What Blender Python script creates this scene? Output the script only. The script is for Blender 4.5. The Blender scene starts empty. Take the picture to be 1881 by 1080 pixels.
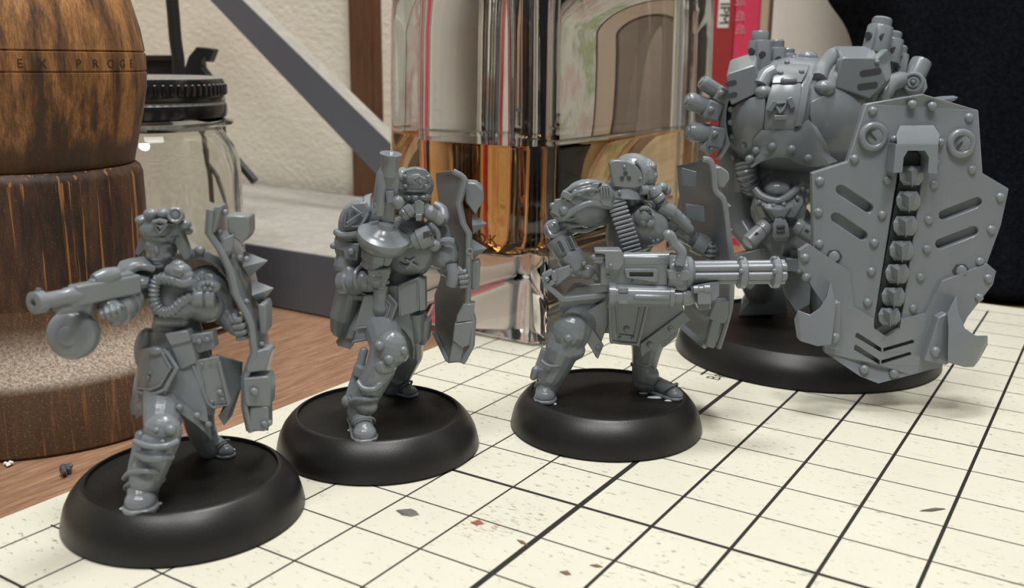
import bpy, math, random
from mathutils import Vector, Matrix, Euler
from mathutils.geometry import tessellate_polygon

# ------------------------------------------------------------------ camera, light, exposure
# one Blender unit is one centimetre; X and Y follow the mat's printed grid, Z is up, mat surface at Z = 0
scene = bpy.context.scene
scene.unit_settings.scale_length = 0.01
COL = scene.collection
FPX = 1781.28                       # focal length in pixels of the 1881 x 1080 frame
CAM = Vector((4.3300, -10.0494, 5.5161))
ROT = ((0.842757, 0.538181, 0.011048), (0.136132, -0.193226, -0.971664), (-0.520796, 0.820381, -0.236106))
VR = Vector((0.8443, 0.5359, 0))            # rightwards and away, as the viewer stands
VF = Vector((-0.5359, 0.8443, 0))
def V(x, y, z):
    """a point x right of and y away from the viewer's foot point"""
    return Vector((CAM.x, CAM.y, 0)) + VR * x + VF * y + Vector((0, 0, z))
RV = Matrix((VR, VF, Vector((0, 0, 1)))).transposed()
cam = bpy.data.cameras.new('camera')
cam.sensor_width = 36.0
cam.lens = FPX / 1881.0 * 36.0
cam.clip_start = 0.1
cam.clip_end = 3000
cam.dof.use_dof = True
cam.dof.focus_distance = 14.2
cam.dof.aperture_fstop = 0.40
camo = bpy.data.objects.new('camera', cam)
COL.objects.link(camo)
m = Matrix.Identity(4)
for r in range(3):
    m[r][0] = ROT[0][r]
    m[r][1] = -ROT[1][r]
    m[r][2] = -ROT[2][r]
    m[r][3] = CAM[r]
camo.matrix_world = m
scene.camera = camo

world = bpy.data.worlds.new('room_light')
scene.world = world
world.use_nodes = True
bg = world.node_tree.nodes['Background']
bg.inputs[0].default_value = (1.0, 0.99, 0.97, 1)
bg.inputs[1].default_value = 0.17

def area_light(name, loc, target, size, power, color, spread=180):
    l = bpy.data.lights.new(name, 'AREA')
    l.shape = 'DISK'
    l.size = size
    l.energy = power
    l.color = color
    l.spread = math.radians(spread)
    o = bpy.data.objects.new(name, l)
    COL.objects.link(o)
    o.location = loc
    d = Vector(target) - Vector(loc)
    o.rotation_euler = d.to_track_quat('-Z', 'Y').to_euler()
    return o
area_light('desk_lamp_light', V(3, 19, 57), V(2, 15, 0), 14, 19500, (1.0, 0.985, 0.955))
area_light('room_lamp_light', V(9, -9, 56), V(2, 15, 0), 11, 12500, (1.0, 0.985, 0.955))
area_light('fill_light', V(-35, -40, 140), V(-4, 20, 0), 50, 82000, (1.0, 0.975, 0.94))  # added fill from the front left, brightens the wall

scene.view_settings.view_transform = 'Standard'
scene.view_settings.look = 'None'
scene.view_settings.gamma = 1.0
scene.view_settings.use_curve_mapping = False
scene.view_settings.exposure = 0.0

# ------------------------------------------------------------------ measuring helpers
def ray(u, v):
    a = ((u - 940.5) / FPX, (v - 540.0) / FPX, 1.0)
    return Vector([sum(ROT[k][c] * a[k] for k in range(3)) for c in range(3)])
def on_y(u, v, y):
    """pixel ray met with the upright plane y centimetres away"""
    d = ray(u, v)
    return CAM + d * (y / d.dot(VF))
def on_z(u, v, z=0.0):
    d = ray(u, v)
    return CAM + d * ((z - CAM.z) / d.z)
def grid(i, j, z=0.0):
    return Vector((i, j, z))
GJ = Vector((0, 1, 0))
def on_j(u, v, j):                           # pixel ray met with an upright plane along the grid
    d = ray(u, v)
    return CAM + d * ((j - CAM.y) / d.y)

# ------------------------------------------------------------------ materials
def new_mat(name):
    mt = bpy.data.materials.new(name)
    mt.use_nodes = True
    nt = mt.node_tree
    b = nt.nodes['Principled BSDF']
    return mt, nt, b
def N(nt, typ, **kw):
    n = nt.nodes.new(typ)
    for k, v in kw.items():
        if k.startswith('i_'):
            n.inputs[k[2:].replace('_', ' ')].default_value = v
        else:
            setattr(n, k, v)
    return n
def ramp(nt, stops, interp='LINEAR'):
    n = nt.nodes.new('ShaderNodeValToRGB')
    cr = n.color_ramp
    cr.interpolation = interp
    while len(cr.elements) < len(stops):
        cr.elements.new(0.5)
    for e, (p, c) in zip(cr.elements, stops):
        e.position = p
        e.color = (c[0], c[1], c[2], 1) if hasattr(c, '__len__') else (c, c, c, 1)
    return n
def mix(nt, a, b, fac, blend='MIX'):
    n = nt.nodes.new('ShaderNodeMix')
    n.data_type = 'RGBA'
    n.blend_type = blend
    for sock, val in ((n.inputs[0], fac), (n.inputs[6], a), (n.inputs[7], b)):
        if hasattr(val, 'links'):
            nt.links.new(val, sock)
        elif hasattr(val, '__len__'):
            sock.default_value = (val[0], val[1], val[2], 1)
        else:
            sock.default_value = val
    return n.outputs[2]
def noise(nt, vec, scale, detail=4, rough=0.6):
    n = N(nt, 'ShaderNodeTexNoise', i_Scale=scale, i_Detail=detail, i_Roughness=rough)
    if vec is not None:
        nt.links.new(vec, n.inputs['Vector'])
    return n.outputs[0]
def mapped(nt, sc=(1, 1, 1), loc=(0, 0, 0), rot=(0, 0, 0), src='Object'):
    t = N(nt, 'ShaderNodeTexCoord')
    mp = N(nt, 'ShaderNodeMapping')
    mp.inputs['Scale'].default_value = sc
    mp.inputs['Location'].default_value = loc
    mp.inputs['Rotation'].default_value = rot
    nt.links.new(t.outputs[src], mp.inputs[0])
    return mp.outputs[0]
def math_n(nt, op, a, b=None, c=None):
    n = nt.nodes.new('ShaderNodeMath')
    n.operation = op
    for k, v in enumerate((a, b, c)):
        if v is None:
            continue
        if hasattr(v, 'links'):
            nt.links.new(v, n.inputs[k])
        else:
            n.inputs[k].default_value = v
    return n.outputs[0]
def bump(nt, b, h, strength=0.3, dist=0.02):
    n = N(nt, 'ShaderNodeBump', i_Strength=strength, i_Distance=dist)
    nt.links.new(h, n.inputs['Height'])
    nt.links.new(n.outputs[0], b.inputs['Normal'])
def srgb(r, g, b):
    f = lambda c: (c / 255 / 12.92) if c <= 10 else ((c / 255 + 0.055) / 1.055) ** 2.4
    return (f(r), f(g), f(b))
def simple(name, col, rough=0.5, metal=0.0, nscale=0, namt=0.15, bscale=0, bstr=0.2, bdist=0.01, spec=0.5):
    mt, nt, b = new_mat(name)
    b.inputs['Roughness'].default_value = rough
    b.inputs['Metallic'].default_value = metal
    b.inputs['Specular IOR Level'].default_value = spec
    if nscale:
        f = noise(nt, mapped(nt), nscale)
        lo = [c * (1 - namt) for c in col]
        hi = [min(1, c * (1 + namt)) for c in col]
        nt.links.new(mix(nt, lo, hi, f), b.inputs['Base Color'])
    else:
        b.inputs['Base Color'].default_value = (*col, 1)
    if bscale:
        bump(nt, b, noise(nt, mapped(nt), bscale), bstr, bdist)
    return mt

M = {}
M['plastic'] = simple('grey_plastic', (0.195, 0.218, 0.238), 0.22, nscale=2.5, namt=0.07, bscale=60, bstr=0.05, bdist=0.01)
M['black'] = simple('black_base_plastic', (0.011, 0.011, 0.0115), 0.36, bscale=55, bstr=0.16, bdist=0.01, spec=0.5)
M['blackfloor'] = simple('black_base_floor', (0.012, 0.011, 0.010), 0.6, nscale=8, namt=0.4, bscale=30, bstr=0.3, bdist=0.012, spec=0.25)
M['glue'] = simple('dried_glue', (0.62, 0.66, 0.70), 0.35, nscale=20, namt=0.3)

# ------------------------------------------------------------------ building helpers
def tag(o, label=None, cat=None, group=None, kind=None):
    if label: o['label'] = label
    if cat: o['category'] = cat
    if group: o['group'] = group
    if kind: o['kind'] = kind
    return o
def empty(name, loc, rz=0.0):
    o = bpy.data.objects.new(name, None)
    o.empty_display_size = 0.3
    COL.objects.link(o)
    o.location = loc
    o.rotation_euler = (0, 0, rz)
    return o
def frame_of(axis):
    a = axis.normalized()
    t = Vector((0, 0, 1)) if abs(a.z) < 0.9 else Vector((0, 1, 0))
    x = t.cross(a).normalized()
    y = a.cross(x)
    return x, y, a
def catmull(pts, n=6, closed=False):
    out = []
    L = len(pts)
    for i in range(L if closed else L - 1):
        g = lambda q: pts[q % L] if closed else pts[min(max(q, 0), L - 1)]
        p0, p1, p2, p3 = g(i - 1), g(i), g(i + 1), g(i + 2)
        for s in range(n):
            t = s / n
            out.append(0.5 * ((2 * p1) + (p2 - p0) * t + (2 * p0 - 5 * p1 + 4 * p2 - p3) * t * t + (3 * p1 - p0 - 3 * p2 + p3) * t ** 3))
    if not closed:
        out.append(pts[-1].copy())
    return out

class Geo:
    """collects vertices and faces (world centimetres) for ONE mesh object"""
    def __init__(s):
        s.v = []
        s.f = []
        s.mi = []
        s.cur = 0
    def add(s, vs, fs):
        o = len(s.v)
        s.v += [Vector(x) for x in vs]
        s.f += [[i + o for i in f] for f in fs]
        s.mi += [s.cur] * len(fs)
    def ell(s, c, r, rot=None, nu=16, nv=10):
        c = Vector(c)
        R = rot if rot is not None else Matrix.Identity(3)
        vs = [c + R @ Vector((0, 0, r[2]))]
        for i in range(1, nv):
            th = math.pi * i / nv
            for j in range(nu):
                ph = 2 * math.pi * j / nu
                vs.append(c + R @ Vector((r[0] * math.sin(th) * math.cos(ph), r[1] * math.sin(th) * math.sin(ph), r[2] * math.cos(th))))
        vs.append(c + R @ Vector((0, 0, -r[2])))
        fs = [(0, 1 + j, 1 + (j + 1) % nu) for j in range(nu)]
        for i in range(nv - 2):
            for j in range(nu):
                a = 1 + i * nu
                fs.append((a + j, a + nu + j, a + nu + (j + 1) % nu, a + (j + 1) % nu))
        a = 1 + (nv - 2) * nu
        e = len(vs) - 1
        fs += [(a + (j + 1) % nu, a + j, e) for j in range(nu)]
        s.add(vs, fs)
    def rings(s, rings, cap0=True, cap1=True, closed=False):
        n = len(rings[0])
        vs = [p for r in rings for p in r]
        fs = []
        m = len(rings)
        for i in range(m if closed else m - 1):
            a, b = i * n, ((i + 1) % m) * n
            for j in range(n):
                fs.append((a + j, a + (j + 1) % n, b + (j + 1) % n, b + j))
        if not closed:
            if cap0: fs.append(tuple(reversed(range(n))))
            if cap1: fs.append(tuple(range((m - 1) * n, m * n)))
        s.add(vs, fs)
    def lathe(s, a, axis, prof, n=20, squash=None, cap=True):
        """prof: (distance along axis, radius)"""
        a = Vector(a)
        x, y, z = frame_of(Vector(axis))
        rr = []
        for h, r in prof:
            r = max(r, 1e-4)
            rr.append([a + z * h + x * (r * math.cos(2 * math.pi * k / n)) + y * (r * math.sin(2 * math.pi * k / n)) for k in range(n)])
        s.rings(rr, cap, cap)
    def cap(s, a, ra, b, rb, n=14):
        a, b = Vector(a), Vector(b)
        d = b - a
        L = d.length
        pr = [(-ra * math.cos(t), ra * math.sin(t)) for t in (0.05, 0.4, 0.8, 1.2)]
        pr += [(0, ra), (L, rb)] + [(L + rb * math.cos(t), rb * math.sin(t)) for t in (1.2, 0.8, 0.4, 0.05)]
        s.lathe(a, d, pr, n)
    def tube(s, pts, r, n=10, smooth=5, closed=False):
        pts = [Vector(p) for p in pts]
        if smooth: pts = catmull(pts, smooth, closed)
        L = len(pts)
        rr = []
        x = None
        for i, p in enumerate(pts):
            if closed: t = pts[(i + 1) % L] - pts[i - 1]
            else: t = pts[min(i + 1, L - 1)] - pts[max(i - 1, 0)]
            t.normalize()
            if x is None: x = frame_of(t)[0]
            x = (x - t * x.dot(t)).normalized()
            y = t.cross(x)
            q = r(i / max(1, L - 1)) if callable(r) else r
            rr.append([p + x * (q * math.cos(2 * math.pi * k / n)) + y * (q * math.sin(2 * math.pi * k / n)) for k in range(n)])
        s.rings(rr, True, True, closed)
    def prism(s, pts, off, holes=()):
        """flat outline (3D points) with holes, extruded by the vector off"""
        loops = [[Vector(p) for p in pts]] + [[Vector(p) for p in h] for h in holes]
        off = Vector(off)
        if not holes:
            n = len(pts)
            vs = loops[0] + [p + off for p in loops[0]]
            fs = [tuple(range(n)), tuple(reversed(range(n, 2 * n)))]
            fs += [(i, i + n, (i + 1) % n + n, (i + 1) % n) for i in range(n)]
            s.add(vs, fs)
            return
        flat = [p for l in loops for p in l]
        tris = tessellate_polygon(loops)
        n = len(flat)
        vs = flat + [p + off for p in flat]
        fs = []
        nrm = -off
        for t in tris:
            a, b, c = [flat[i] for i in t]
            if (b - a).cross(c - a).dot(nrm) < 0: t = (t[0], t[2], t[1])
            fs.append(tuple(t))
            fs.append((t[2] + n, t[1] + n, t[0] + n))
        o = 0
        for li, l in enumerate(loops):
            k = len(l)
            for i in range(k):
                fs.append((o + i, o + i + n, o + (i + 1) % k + n, o + (i + 1) % k))
            o += k
        s.add(vs, fs)
    def box(s, c, size, rot=None):
        c = Vector(c)
        R = rot if rot is not None else Matrix.Identity(3)
        vs = [c + R @ Vector((sx * size[0] / 2, sy * size[1] / 2, sz * size[2] / 2)) for sx in (-1, 1) for sy in (-1, 1) for sz in (-1, 1)]
        s.add(vs, [(0, 1, 3, 2), (4, 6, 7, 5), (0, 4, 5, 1), (2, 3, 7, 6), (0, 2, 6, 4), (1, 5, 7, 3)])
    def bar(s, a, b, w, h, side=None):
        """box along a->b; h measured along `side`, w across it"""
        a, b = Vector(a), Vector(b)
        z = (b - a).normalized()
        y = Vector(side) if side is not None else VF
        x = y.cross(z).normalized()
        y = z.cross(x)
        R = Matrix((x, y, z)).transposed()
        s.box((a + b) / 2, (w, h, (b - a).length), R)
    def torus(s, c, axis, R, r, n=24, k=8, sy=1.0):
        c = Vector(c)
        x, y, z = frame_of(Vector(axis))
        rr = []
        for i in range(n):
            t = 2 * math.pi * i / n
            d = x * math.cos(t) + y * (math.sin(t) * sy)
            rr.append([c + d * (R + r * math.cos(2 * math.pi * q / k)) + z * (r * math.sin(2 * math.pi * q / k)) for q in range(k)])
        s.rings(rr, closed=True)
    def build(s, name, mat, parent=None, bevel=0.0, remesh=0.0, smooth=0, sharp=38, origin=None, seg=2, sub=0, fix=True):
        """one mesh object; vertices are stored relative to the parent chain's world origin"""
        me = bpy.data.meshes.new(name)
        if origin is None:
            origin = Vector((0, 0, 0))
            q = parent
            while q is not None:
                origin = origin + q.location
                q = q.parent
            base = Vector((0, 0, 0))
        else:
            base = Vector(origin)
            origin = base
        me.from_pydata([tuple(p - origin) for p in s.v], [], s.f)
        mats = mat if isinstance(mat, (list, tuple)) else [mat]
        for q in mats:
            me.materials.append(q)
        me.polygons.foreach_set('material_index', s.mi)
        me.polygons.foreach_set('use_smooth', [True] * len(me.polygons))
        if fix:
            import bmesh
            bm = bmesh.new()
            bm.from_mesh(me)
            bmesh.ops.recalc_face_normals(bm, faces=bm.faces)
            bm.to_mesh(me)
            bm.free()
        me.update()
        if not remesh:
            me.set_sharp_from_angle(angle=math.radians(sharp))
        o = bpy.data.objects.new(name, me)
        COL.objects.link(o)
        if parent is None: o.location = base
        else: o.parent = parent
        if remesh:
            md = o.modifiers.new('join', 'REMESH')
            md.mode = 'VOXEL'
            md.voxel_size = remesh
            md.use_smooth_shade = True
            if smooth:
                ms = o.modifiers.new('soften', 'SMOOTH')
                ms.iterations = smooth
                ms.factor = 0.5
        if bevel:
            mb = o.modifiers.new('bevel', 'BEVEL')
            mb.width = bevel
            mb.segments = seg
            mb.limit_method = 'ANGLE'
            mb.angle_limit = math.radians(35)
            mb.harden_normals = False
        if sub:
            md = o.modifiers.new('sub', 'SUBSURF')
            md.levels = sub
            md.render_levels = sub
        return o

# ------------------------------------------------------------------ the setting
DZ = -0.10                                     # desk top: the mat is a millimetre thick
def mat_wall():
    mt, nt, b = new_mat('cream_textured_wall')
    v = mapped(nt, (1, 1, 1.6))
    n1 = noise(nt, v, 4.5, 4, 0.55)
    n2 = noise(nt, v, 0.35, 2)
    nt.links.new(mix(nt, srgb(234, 227, 209), srgb(246, 241, 226), n2), b.inputs['Base Color'])
    b.inputs['Roughness'].default_value = 0.85
    bump(nt, b, n1, 0.4, 0.09)
    return mt
def mat_wood(name, dark, mid, light, grain=(0.5, 9, 9), rot=0.0, speck=0.0, rough=0.55, bstr=0.25):
    mt, nt, b = new_mat(name)
    v = mapped(nt, grain, rot=(0, 0, rot))
    n1 = noise(nt, v, 2.0, 8, 0.7)
    n2 = noise(nt, mapped(nt, [g * 0.25 for g in grain], rot=(0, 0, rot)), 2.0, 3, 0.6)
    r1 = ramp(nt, [(0.30, dark), (0.5, mid), (0.72, light)])
    nt.links.new(n1, r1.inputs[0])
    c = mix(nt, r1.outputs[0], dark, math_n(nt, 'MULTIPLY', n2, 0.45))
    if speck:
        sp = noise(nt, mapped(nt), 30, 2, 0.5)
        rs = ramp(nt, [(0.70, 0), (0.76, 1)])
        nt.links.new(sp, rs.inputs[0])
        c = mix(nt, c, (0.55, 0.48, 0.40), math_n(nt, 'MULTIPLY', rs.outputs[0], speck))
    nt.links.new(c, b.inputs['Base Color'])
    b.inputs['Roughness'].default_value = rough
    bump(nt, b, n1, bstr, 0.02)
    return mt
M['wall'] = mat_wall()
M['desk'] = mat_wood('brown_desk_wood', srgb(108, 78, 58), srgb(150, 114, 88), srgb(184, 148, 118), (8, 0.7, 8), 0, 0.25)
M['trim'] = mat_wood('brown_board', srgb(78, 50, 30), srgb(104, 68, 42), srgb(126, 86, 54), (6, 6, 0.5))

WJ = 13.0                                      # the wall behind the desk; it steps back beyond the brown board
WZ = -70.0
def wall(name, x0, x1, y0, y1, label):
    g = Geo()
    g.prism([Vector((x0, y0, WZ)), Vector((x1, y0, WZ)), Vector((x1, y1, WZ)), Vector((x0, y1, WZ))], (0, 0, 70.0 + 45))
    return tag(g.build(name, M['wall']), label, kind='structure')
wall('wall_back', -62, -15.2, WJ, WJ + 1.0, 'cream wall with a stippled plaster texture behind the desk')
wall('wall_alcove', -15.2, 62, WJ + 12, WJ + 13, 'cream wall behind the books and the bottle')
wall('wall_left', -62, -61, -62, WJ, 'cream side wall of the room')

g = Geo()
g.prism([Vector(q) for q in ((-50, -34, DZ), (50, -34, DZ), (50, WJ + 11.95, DZ), (-15.15, WJ + 11.95, DZ), (-15.15, WJ - 0.05, DZ), (-50, WJ - 0.05, DZ))], (0, 0, -2.0))
desk = g.build('desk', M['desk'], bevel=0.05)
tag(desk, 'brown wooden desk top with fine straight grain under everything', 'desk')

# brown upright board at the end of the wall
def upright(name, i0, i1, j0, j1, z1, mat, label, cat):
    g = Geo()
    g.prism([grid(i0, j0, DZ), grid(i1, j0, DZ), grid(i1, j1, DZ), grid(i0, j1, DZ)], (0, 0, z1))
    o = g.build(name, mat, bevel=0.03)
    return tag(o, label, cat)

# ------------------------------------------------------------------ cutting mat
def mat_cutting():
    mt, nt, b = new_mat('cutting_mat_print')
    tc = N(nt, 'ShaderNodeTexCoord')
    sx = N(nt, 'ShaderNodeSeparateXYZ')
    nt.links.new(tc.outputs['Object'], sx.inputs[0])
    def lines(sock, wthin, wthick, period, phase):
        # distance to the nearest grid line, and a wider line every few cells
        fr = math_n(nt, 'SUBTRACT', sock, math_n(nt, 'ROUND', sock))
        d = math_n(nt, 'ABSOLUTE', fr)
        q = math_n(nt, 'DIVIDE', math_n(nt, 'SUBTRACT', sock, phase), period)
        d5 = math_n(nt, 'MULTIPLY', math_n(nt, 'ABSOLUTE', math_n(nt, 'SUBTRACT', q, math_n(nt, 'ROUND', q))), period)
        return math_n(nt, 'MAXIMUM', math_n(nt, 'LESS_THAN', d, wthin), math_n(nt, 'LESS_THAN', d5, wthick))
    wa = math_n(nt, 'ADD', math_n(nt, 'MULTIPLY', math_n(nt, 'GREATER_THAN', sx.outputs[0], -0.5), 0.008), 0.015)
    la = lines(sx.outputs[0], wa, 0.040, 10.0, -1.0)
    lb = lines(sx.outputs[1], 0.014, 0.019, 5.0, 0.0)
    lb = math_n(nt, 'MAXIMUM', lb, math_n(nt, 'LESS_THAN', math_n(nt, 'ABSOLUTE', sx.outputs[1]), 0.03))
    # the print stops short of the mat's rim
    inx = math_n(nt, 'GREATER_THAN', sx.outputs[0], -6.05)
    iny = math_n(nt, 'LESS_THAN', sx.outputs[1], 14.05)
    ln = math_n(nt, 'MULTIPLY', math_n(nt, 'MAXIMUM', la, lb), math_n(nt, 'MULTIPLY', inx, iny))
    # worn, cut-up cream surface
    v = mapped(nt)
    big = noise(nt, v, 0.5, 3)
    col = mix(nt, srgb(207, 204, 187), srgb(221, 219, 203), big)
    fleck = noise(nt, mapped(nt, (1, 2.2, 1), rot=(0, 0, 0.5)), 6.5, 5, 0.62)
    rf = ramp(nt, [(0.60, 0), (0.66, 1)])
    nt.links.new(fleck, rf.inputs[0])
    patch = noise(nt, v, 0.42, 2)
    rp = ramp(nt, [(0.36, 0.12), (0.60, 1)])
    nt.links.new(patch, rp.inputs[0])
    col = mix(nt, col, srgb(112, 110, 94), math_n(nt, 'MULTIPLY', math_n(nt, 'MULTIPLY', rf.outputs[0], rp.outputs[0]), 0.75))
    scr = noise(nt, mapped(nt, (0.5, 7, 1), rot=(0, 0, 0.25)), 2.2, 3, 0.6)
    rs = ramp(nt, [(0.66, 0), (0.71, 1)])
    nt.links.new(scr, rs.inputs[0])
    col = mix(nt, col, srgb(170, 166, 140), math_n(nt, 'MULTIPLY', rs.outputs[0], 0.5))
    for ci, cj, rad, tint, st in ((-1.72, -1.2, 0.34, srgb(150, 92, 62), 0.9), (-1.55, -0.75, 0.55, srgb(96, 96, 84), 0.8), (1.0, -1.1, 0.3, srgb(100, 100, 88), 0.7), (1.9, -0.1, 0.25, srgb(140, 150, 160), 0.9)):
        dx = math_n(nt, 'SUBTRACT', sx.outputs[0], ci)
        dy = math_n(nt, 'SUBTRACT', sx.outputs[1], cj)
        rr_ = math_n(nt, 'SQRT', math_n(nt, 'ADD', math_n(nt, 'MULTIPLY', dx, dx), math_n(nt, 'MULTIPLY', dy, dy)))
        fall = math_n(nt, 'SUBTRACT', 1.0, math_n(nt, 'MINIMUM', math_n(nt, 'DIVIDE', rr_, rad), 1.0))
        smear = noise(nt, mapped(nt, (3, 9, 1), (ci, cj, 0), (0, 0, -0.35)), 2.5, 5, 0.7)
        rm = ramp(nt, [(0.56, 0), (0.62, 1)])
        nt.links.new(smear, rm.inputs[0])
        msk = math_n(nt, 'MULTIPLY', rm.outputs[0], math_n(nt, 'MINIMUM', math_n(nt, 'MULTIPLY', fall, 3.0), st))
        col = mix(nt, col, tint, msk)
    col = mix(nt, col, (0.016, 0.015, 0.013), ln)
    nt.links.new(col, b.inputs['Base Color'])
    b.inputs['Roughness'].default_value = 0.52
    bump(nt, b, noise(nt, v, 9, 4), 0.08, 0.01)
    return mt
g = Geo()
g.prism([Vector(q) for q in ((-6.72, -16, 0), (24, -16, 0), (24, 14.76, 0), (-6.72, 14.76, 0))], (0, 0, -0.1))
cm = g.build('cutting_mat', mat_cutting(), origin=(0, 0, 0), bevel=0.02)
tag(cm, 'cream self-healing cutting mat printed with a black square grid', 'cutting mat')
M['ink'] = simple('black_ink', (0.016, 0.015, 0.013), 0.5)
def mat_text(txt, i, j, size, rot):
    cu = bpy.data.curves.new('printed_letters', 'FONT')
    cu.body = txt
    cu.size = size
    tmp = bpy.data.objects.new('printed_letters', cu)
    COL.objects.link(tmp)
    me = bpy.data.meshes.new_from_object(tmp.evaluated_get(bpy.context.evaluated_depsgraph_get()))
    bpy.data.objects.remove(tmp)
    me.name = 'printed_letters'
    me.materials.clear()
    me.materials.append(M['ink'])
    o = bpy.data.objects.new('printed_letters', me)
    COL.objects.link(o)
    o.parent = cm
    o.location = (i, j, 0.0006)
    o.rotation_euler = (0, 0, rot)
    return o
mat_text('Ba', -1.34, 5.74, 0.36, math.pi / 2)
g = Geo()
g.prism([Vector(q) for q in ((-1.745, 5.88, 0.0007), (-1.695, 5.88, 0.0007), (-1.695, 6.6, 0.0007), (-1.745, 6.6, 0.0007))], (0, 0, -0.0004))
o = g.build('printed_tick', M['ink'], origin=(0, 0, 0), fix=True)
o.parent = cm

# brown board that ends the wall
bd = upright('wooden_board', -15.85, -14.95, 12.5, 12.97, 40, M['trim'], 'brown upright wooden board at the end of the cream wall', 'board')

# ------------------------------------------------------------------ wooden mill
def mat_mill(name, dark, mid, light, dust, band=None):
    mt, nt, b = new_mat(name)
    v = mapped(nt, (2.2, 2.2, 0.35))
    n1 = noise(nt, v, 1.5, 8, 0.72)
    n3 = noise(nt, mapped(nt, (22, 22, 3.2)), 2.0, 6, 0.75)
    r1 = ramp(nt, [(0.40, dark), (0.50, mid), (0.60, light)])
    nt.links.new(n1, r1.inputs[0])
    r3 = ramp(nt, [(0.38, 1), (0.62, 0)])
    nt.links.new(n3, r3.inputs[0])
    c = mix(nt, r1.outputs[0], dark, math_n(nt, 'MULTIPLY', r3.outputs[0], 0.6))
    if band:                                   # a darker stained zone of the turned wood, with a ragged border
        sx = N(nt, 'ShaderNodeSeparateXYZ')
        tc = N(nt, 'ShaderNodeTexCoord')
        nt.links.new(tc.outputs['Object'], sx.inputs[0])
        z = math_n(nt, 'ADD', sx.outputs[2], math_n(nt, 'MULTIPLY', n1, 0.5))
        rb = ramp(nt, [(0.0, 1), (1.0, 0)])
        mr = N(nt, 'ShaderNodeMapRange')
        nt.links.new(z, mr.inputs[0])
        mr.inputs[1].default_value = band[0]
        mr.inputs[2].default_value = band[1]
        nt.links.new(mr.outputs[0], rb.inputs[0])
        c = mix(nt, c, dark, math_n(nt, 'MULTIPLY', rb.outputs[0], 0.85))
    if dust >= 0.3:                            # bright splits along the grain
        cr = noise(nt, mapped(nt, (6, 6, 0.16)), 2.0, 3, 0.5)
        rc = ramp(nt, [(0.605, 0), (0.64, 1)])
        nt.links.new(cr, rc.inputs[0])
        c = mix(nt, c, srgb(178, 120, 62), math_n(nt, 'MULTIPLY', rc.outputs[0], 0.8))
    sp = noise(nt, mapped(nt), 42, 3, 0.6)
    rs = ramp(nt, [(0.66, 0), (0.72, 1)])
    nt.links.new(sp, rs.inputs[0])
    c = mix(nt, c, srgb(190, 175, 155), math_n(nt, 'MULTIPLY', rs.outputs[0], dust))
    nt.links.new(c, b.inputs['Base Color'])
    b.inputs['Roughness'].default_value = 0.5
    bump(nt, b, n3, 0.25, 0.02)
    return mt
M['millhead'] = mat_mill('orange_brown_turned_wood', srgb(70, 49, 34), srgb(142, 96, 54), srgb(192, 138, 82), 0.2, (4.5, 4.72))
M['millbody'] = mat_mill('dark_brown_turned_wood', srgb(46, 32, 25), srgb(78, 52, 38), srgb(104, 70, 48), 0.5)
def mat_foot():
    mt, nt, b = new_mat('dusty_turned_wood')
    v = mapped(nt)
    n1 = noise(nt, mapped(nt, (3, 3, 0.6)), 1.5, 7, 0.7)
    wood = mix(nt, srgb(50, 37, 28), srgb(112, 80, 52), n1)
    st = noise(nt, mapped(nt, (7, 7, 0.35)), 2.0, 5, 0.65)
    rst = ramp(nt, [(0.56, 0), (0.70, 1)])
    nt.links.new(st, rst.inputs[0])
    wood = mix(nt, wood, srgb(160, 108, 60), math_n(nt, 'MULTIPLY', rst.outputs[0], 0.75))
    fl = noise(nt, v, 34, 4, 0.7)
    rfl = ramp(nt, [(0.56, 0), (0.68, 1)])
    nt.links.new(fl, rfl.inputs[0])
    wood = mix(nt, wood, srgb(170, 150, 125), math_n(nt, 'MULTIPLY', rfl.outputs[0], 0.4))
    geo = N(nt, 'ShaderNodeNewGeometry')
    sx = N(nt, 'ShaderNodeSeparateXYZ')
    nt.links.new(geo.outputs['Normal'], sx.inputs[0])
    up = ramp(nt, [(0.25, 0), (0.75, 1)])
    nt.links.new(sx.outputs[2], up.inputs[0])
    dn = ramp(nt, [(0.40, 0.1), (0.62, 1.0)])
    nt.links.new(noise(nt, v, 22, 8, 0.8), dn.inputs[0])
    c = mix(nt, wood, srgb(176, 164, 148), math_n(nt, 'MULTIPLY', up.outputs[0], dn.outputs[0]))
    nt.links.new(c, b.inputs['Base Color'])
    b.inputs['Roughness'].default_value = 0.7
    bump(nt, b, noise(nt, v, 22, 6, 0.7), 0.3, 0.02)
    return mt
M['millfoot'] = mat_foot()
MX, MY = V(-7.67, 15.17, 0).xy
mill = empty('pepper_mill', (MX, MY, DZ))
tag(mill, 'large turned wooden mill with a dusty flared foot and engraved head', 'pepper mill')
Z = Vector((0, 0, 1))
g = Geo()
g.lathe((MX, MY, DZ), Z, [(0, 2.50), (0.05, 2.54), (0.95, 2.52), (1.06, 2.48), (1.13, 2.38), (1.2, 2.22), (1.32, 2.02), (1.5, 1.86), (1.74, 1.77), (1.95, 1.745), (2.0, 1.74)], 96)
g.build('foot', M['millfoot'], mill)
g = Geo()
g.lathe((MX, MY, DZ), Z, [(1.9, 1.742), (2.4, 1.75), (3.3, 1.765), (3.78, 1.76), (3.88, 1.73), (3.94, 1.66), (3.95, 1.3)], 96)
g.build('body', M['millbody'], mill)
g = Geo()
hp = [(3.93, 1.60), (3.97, 1.65), (4.3, 1.73), (4.7, 1.83), (5.1, 1.91), (5.34, 1.93), (5.36, 1.905), (5.38, 1.93), (5.5, 1.932), (5.63, 1.928), (5.65, 1.90), (5.67, 1.925), (6.0, 1.88), (6.5, 1.76), (7.0, 1.55), (7.4, 1.25), (7.7, 0.8), (7.8, 0.3)]
g.lathe((MX, MY, DZ), Z, hp, 96)
head = g.build('head', M['millhead'], mill)
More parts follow.
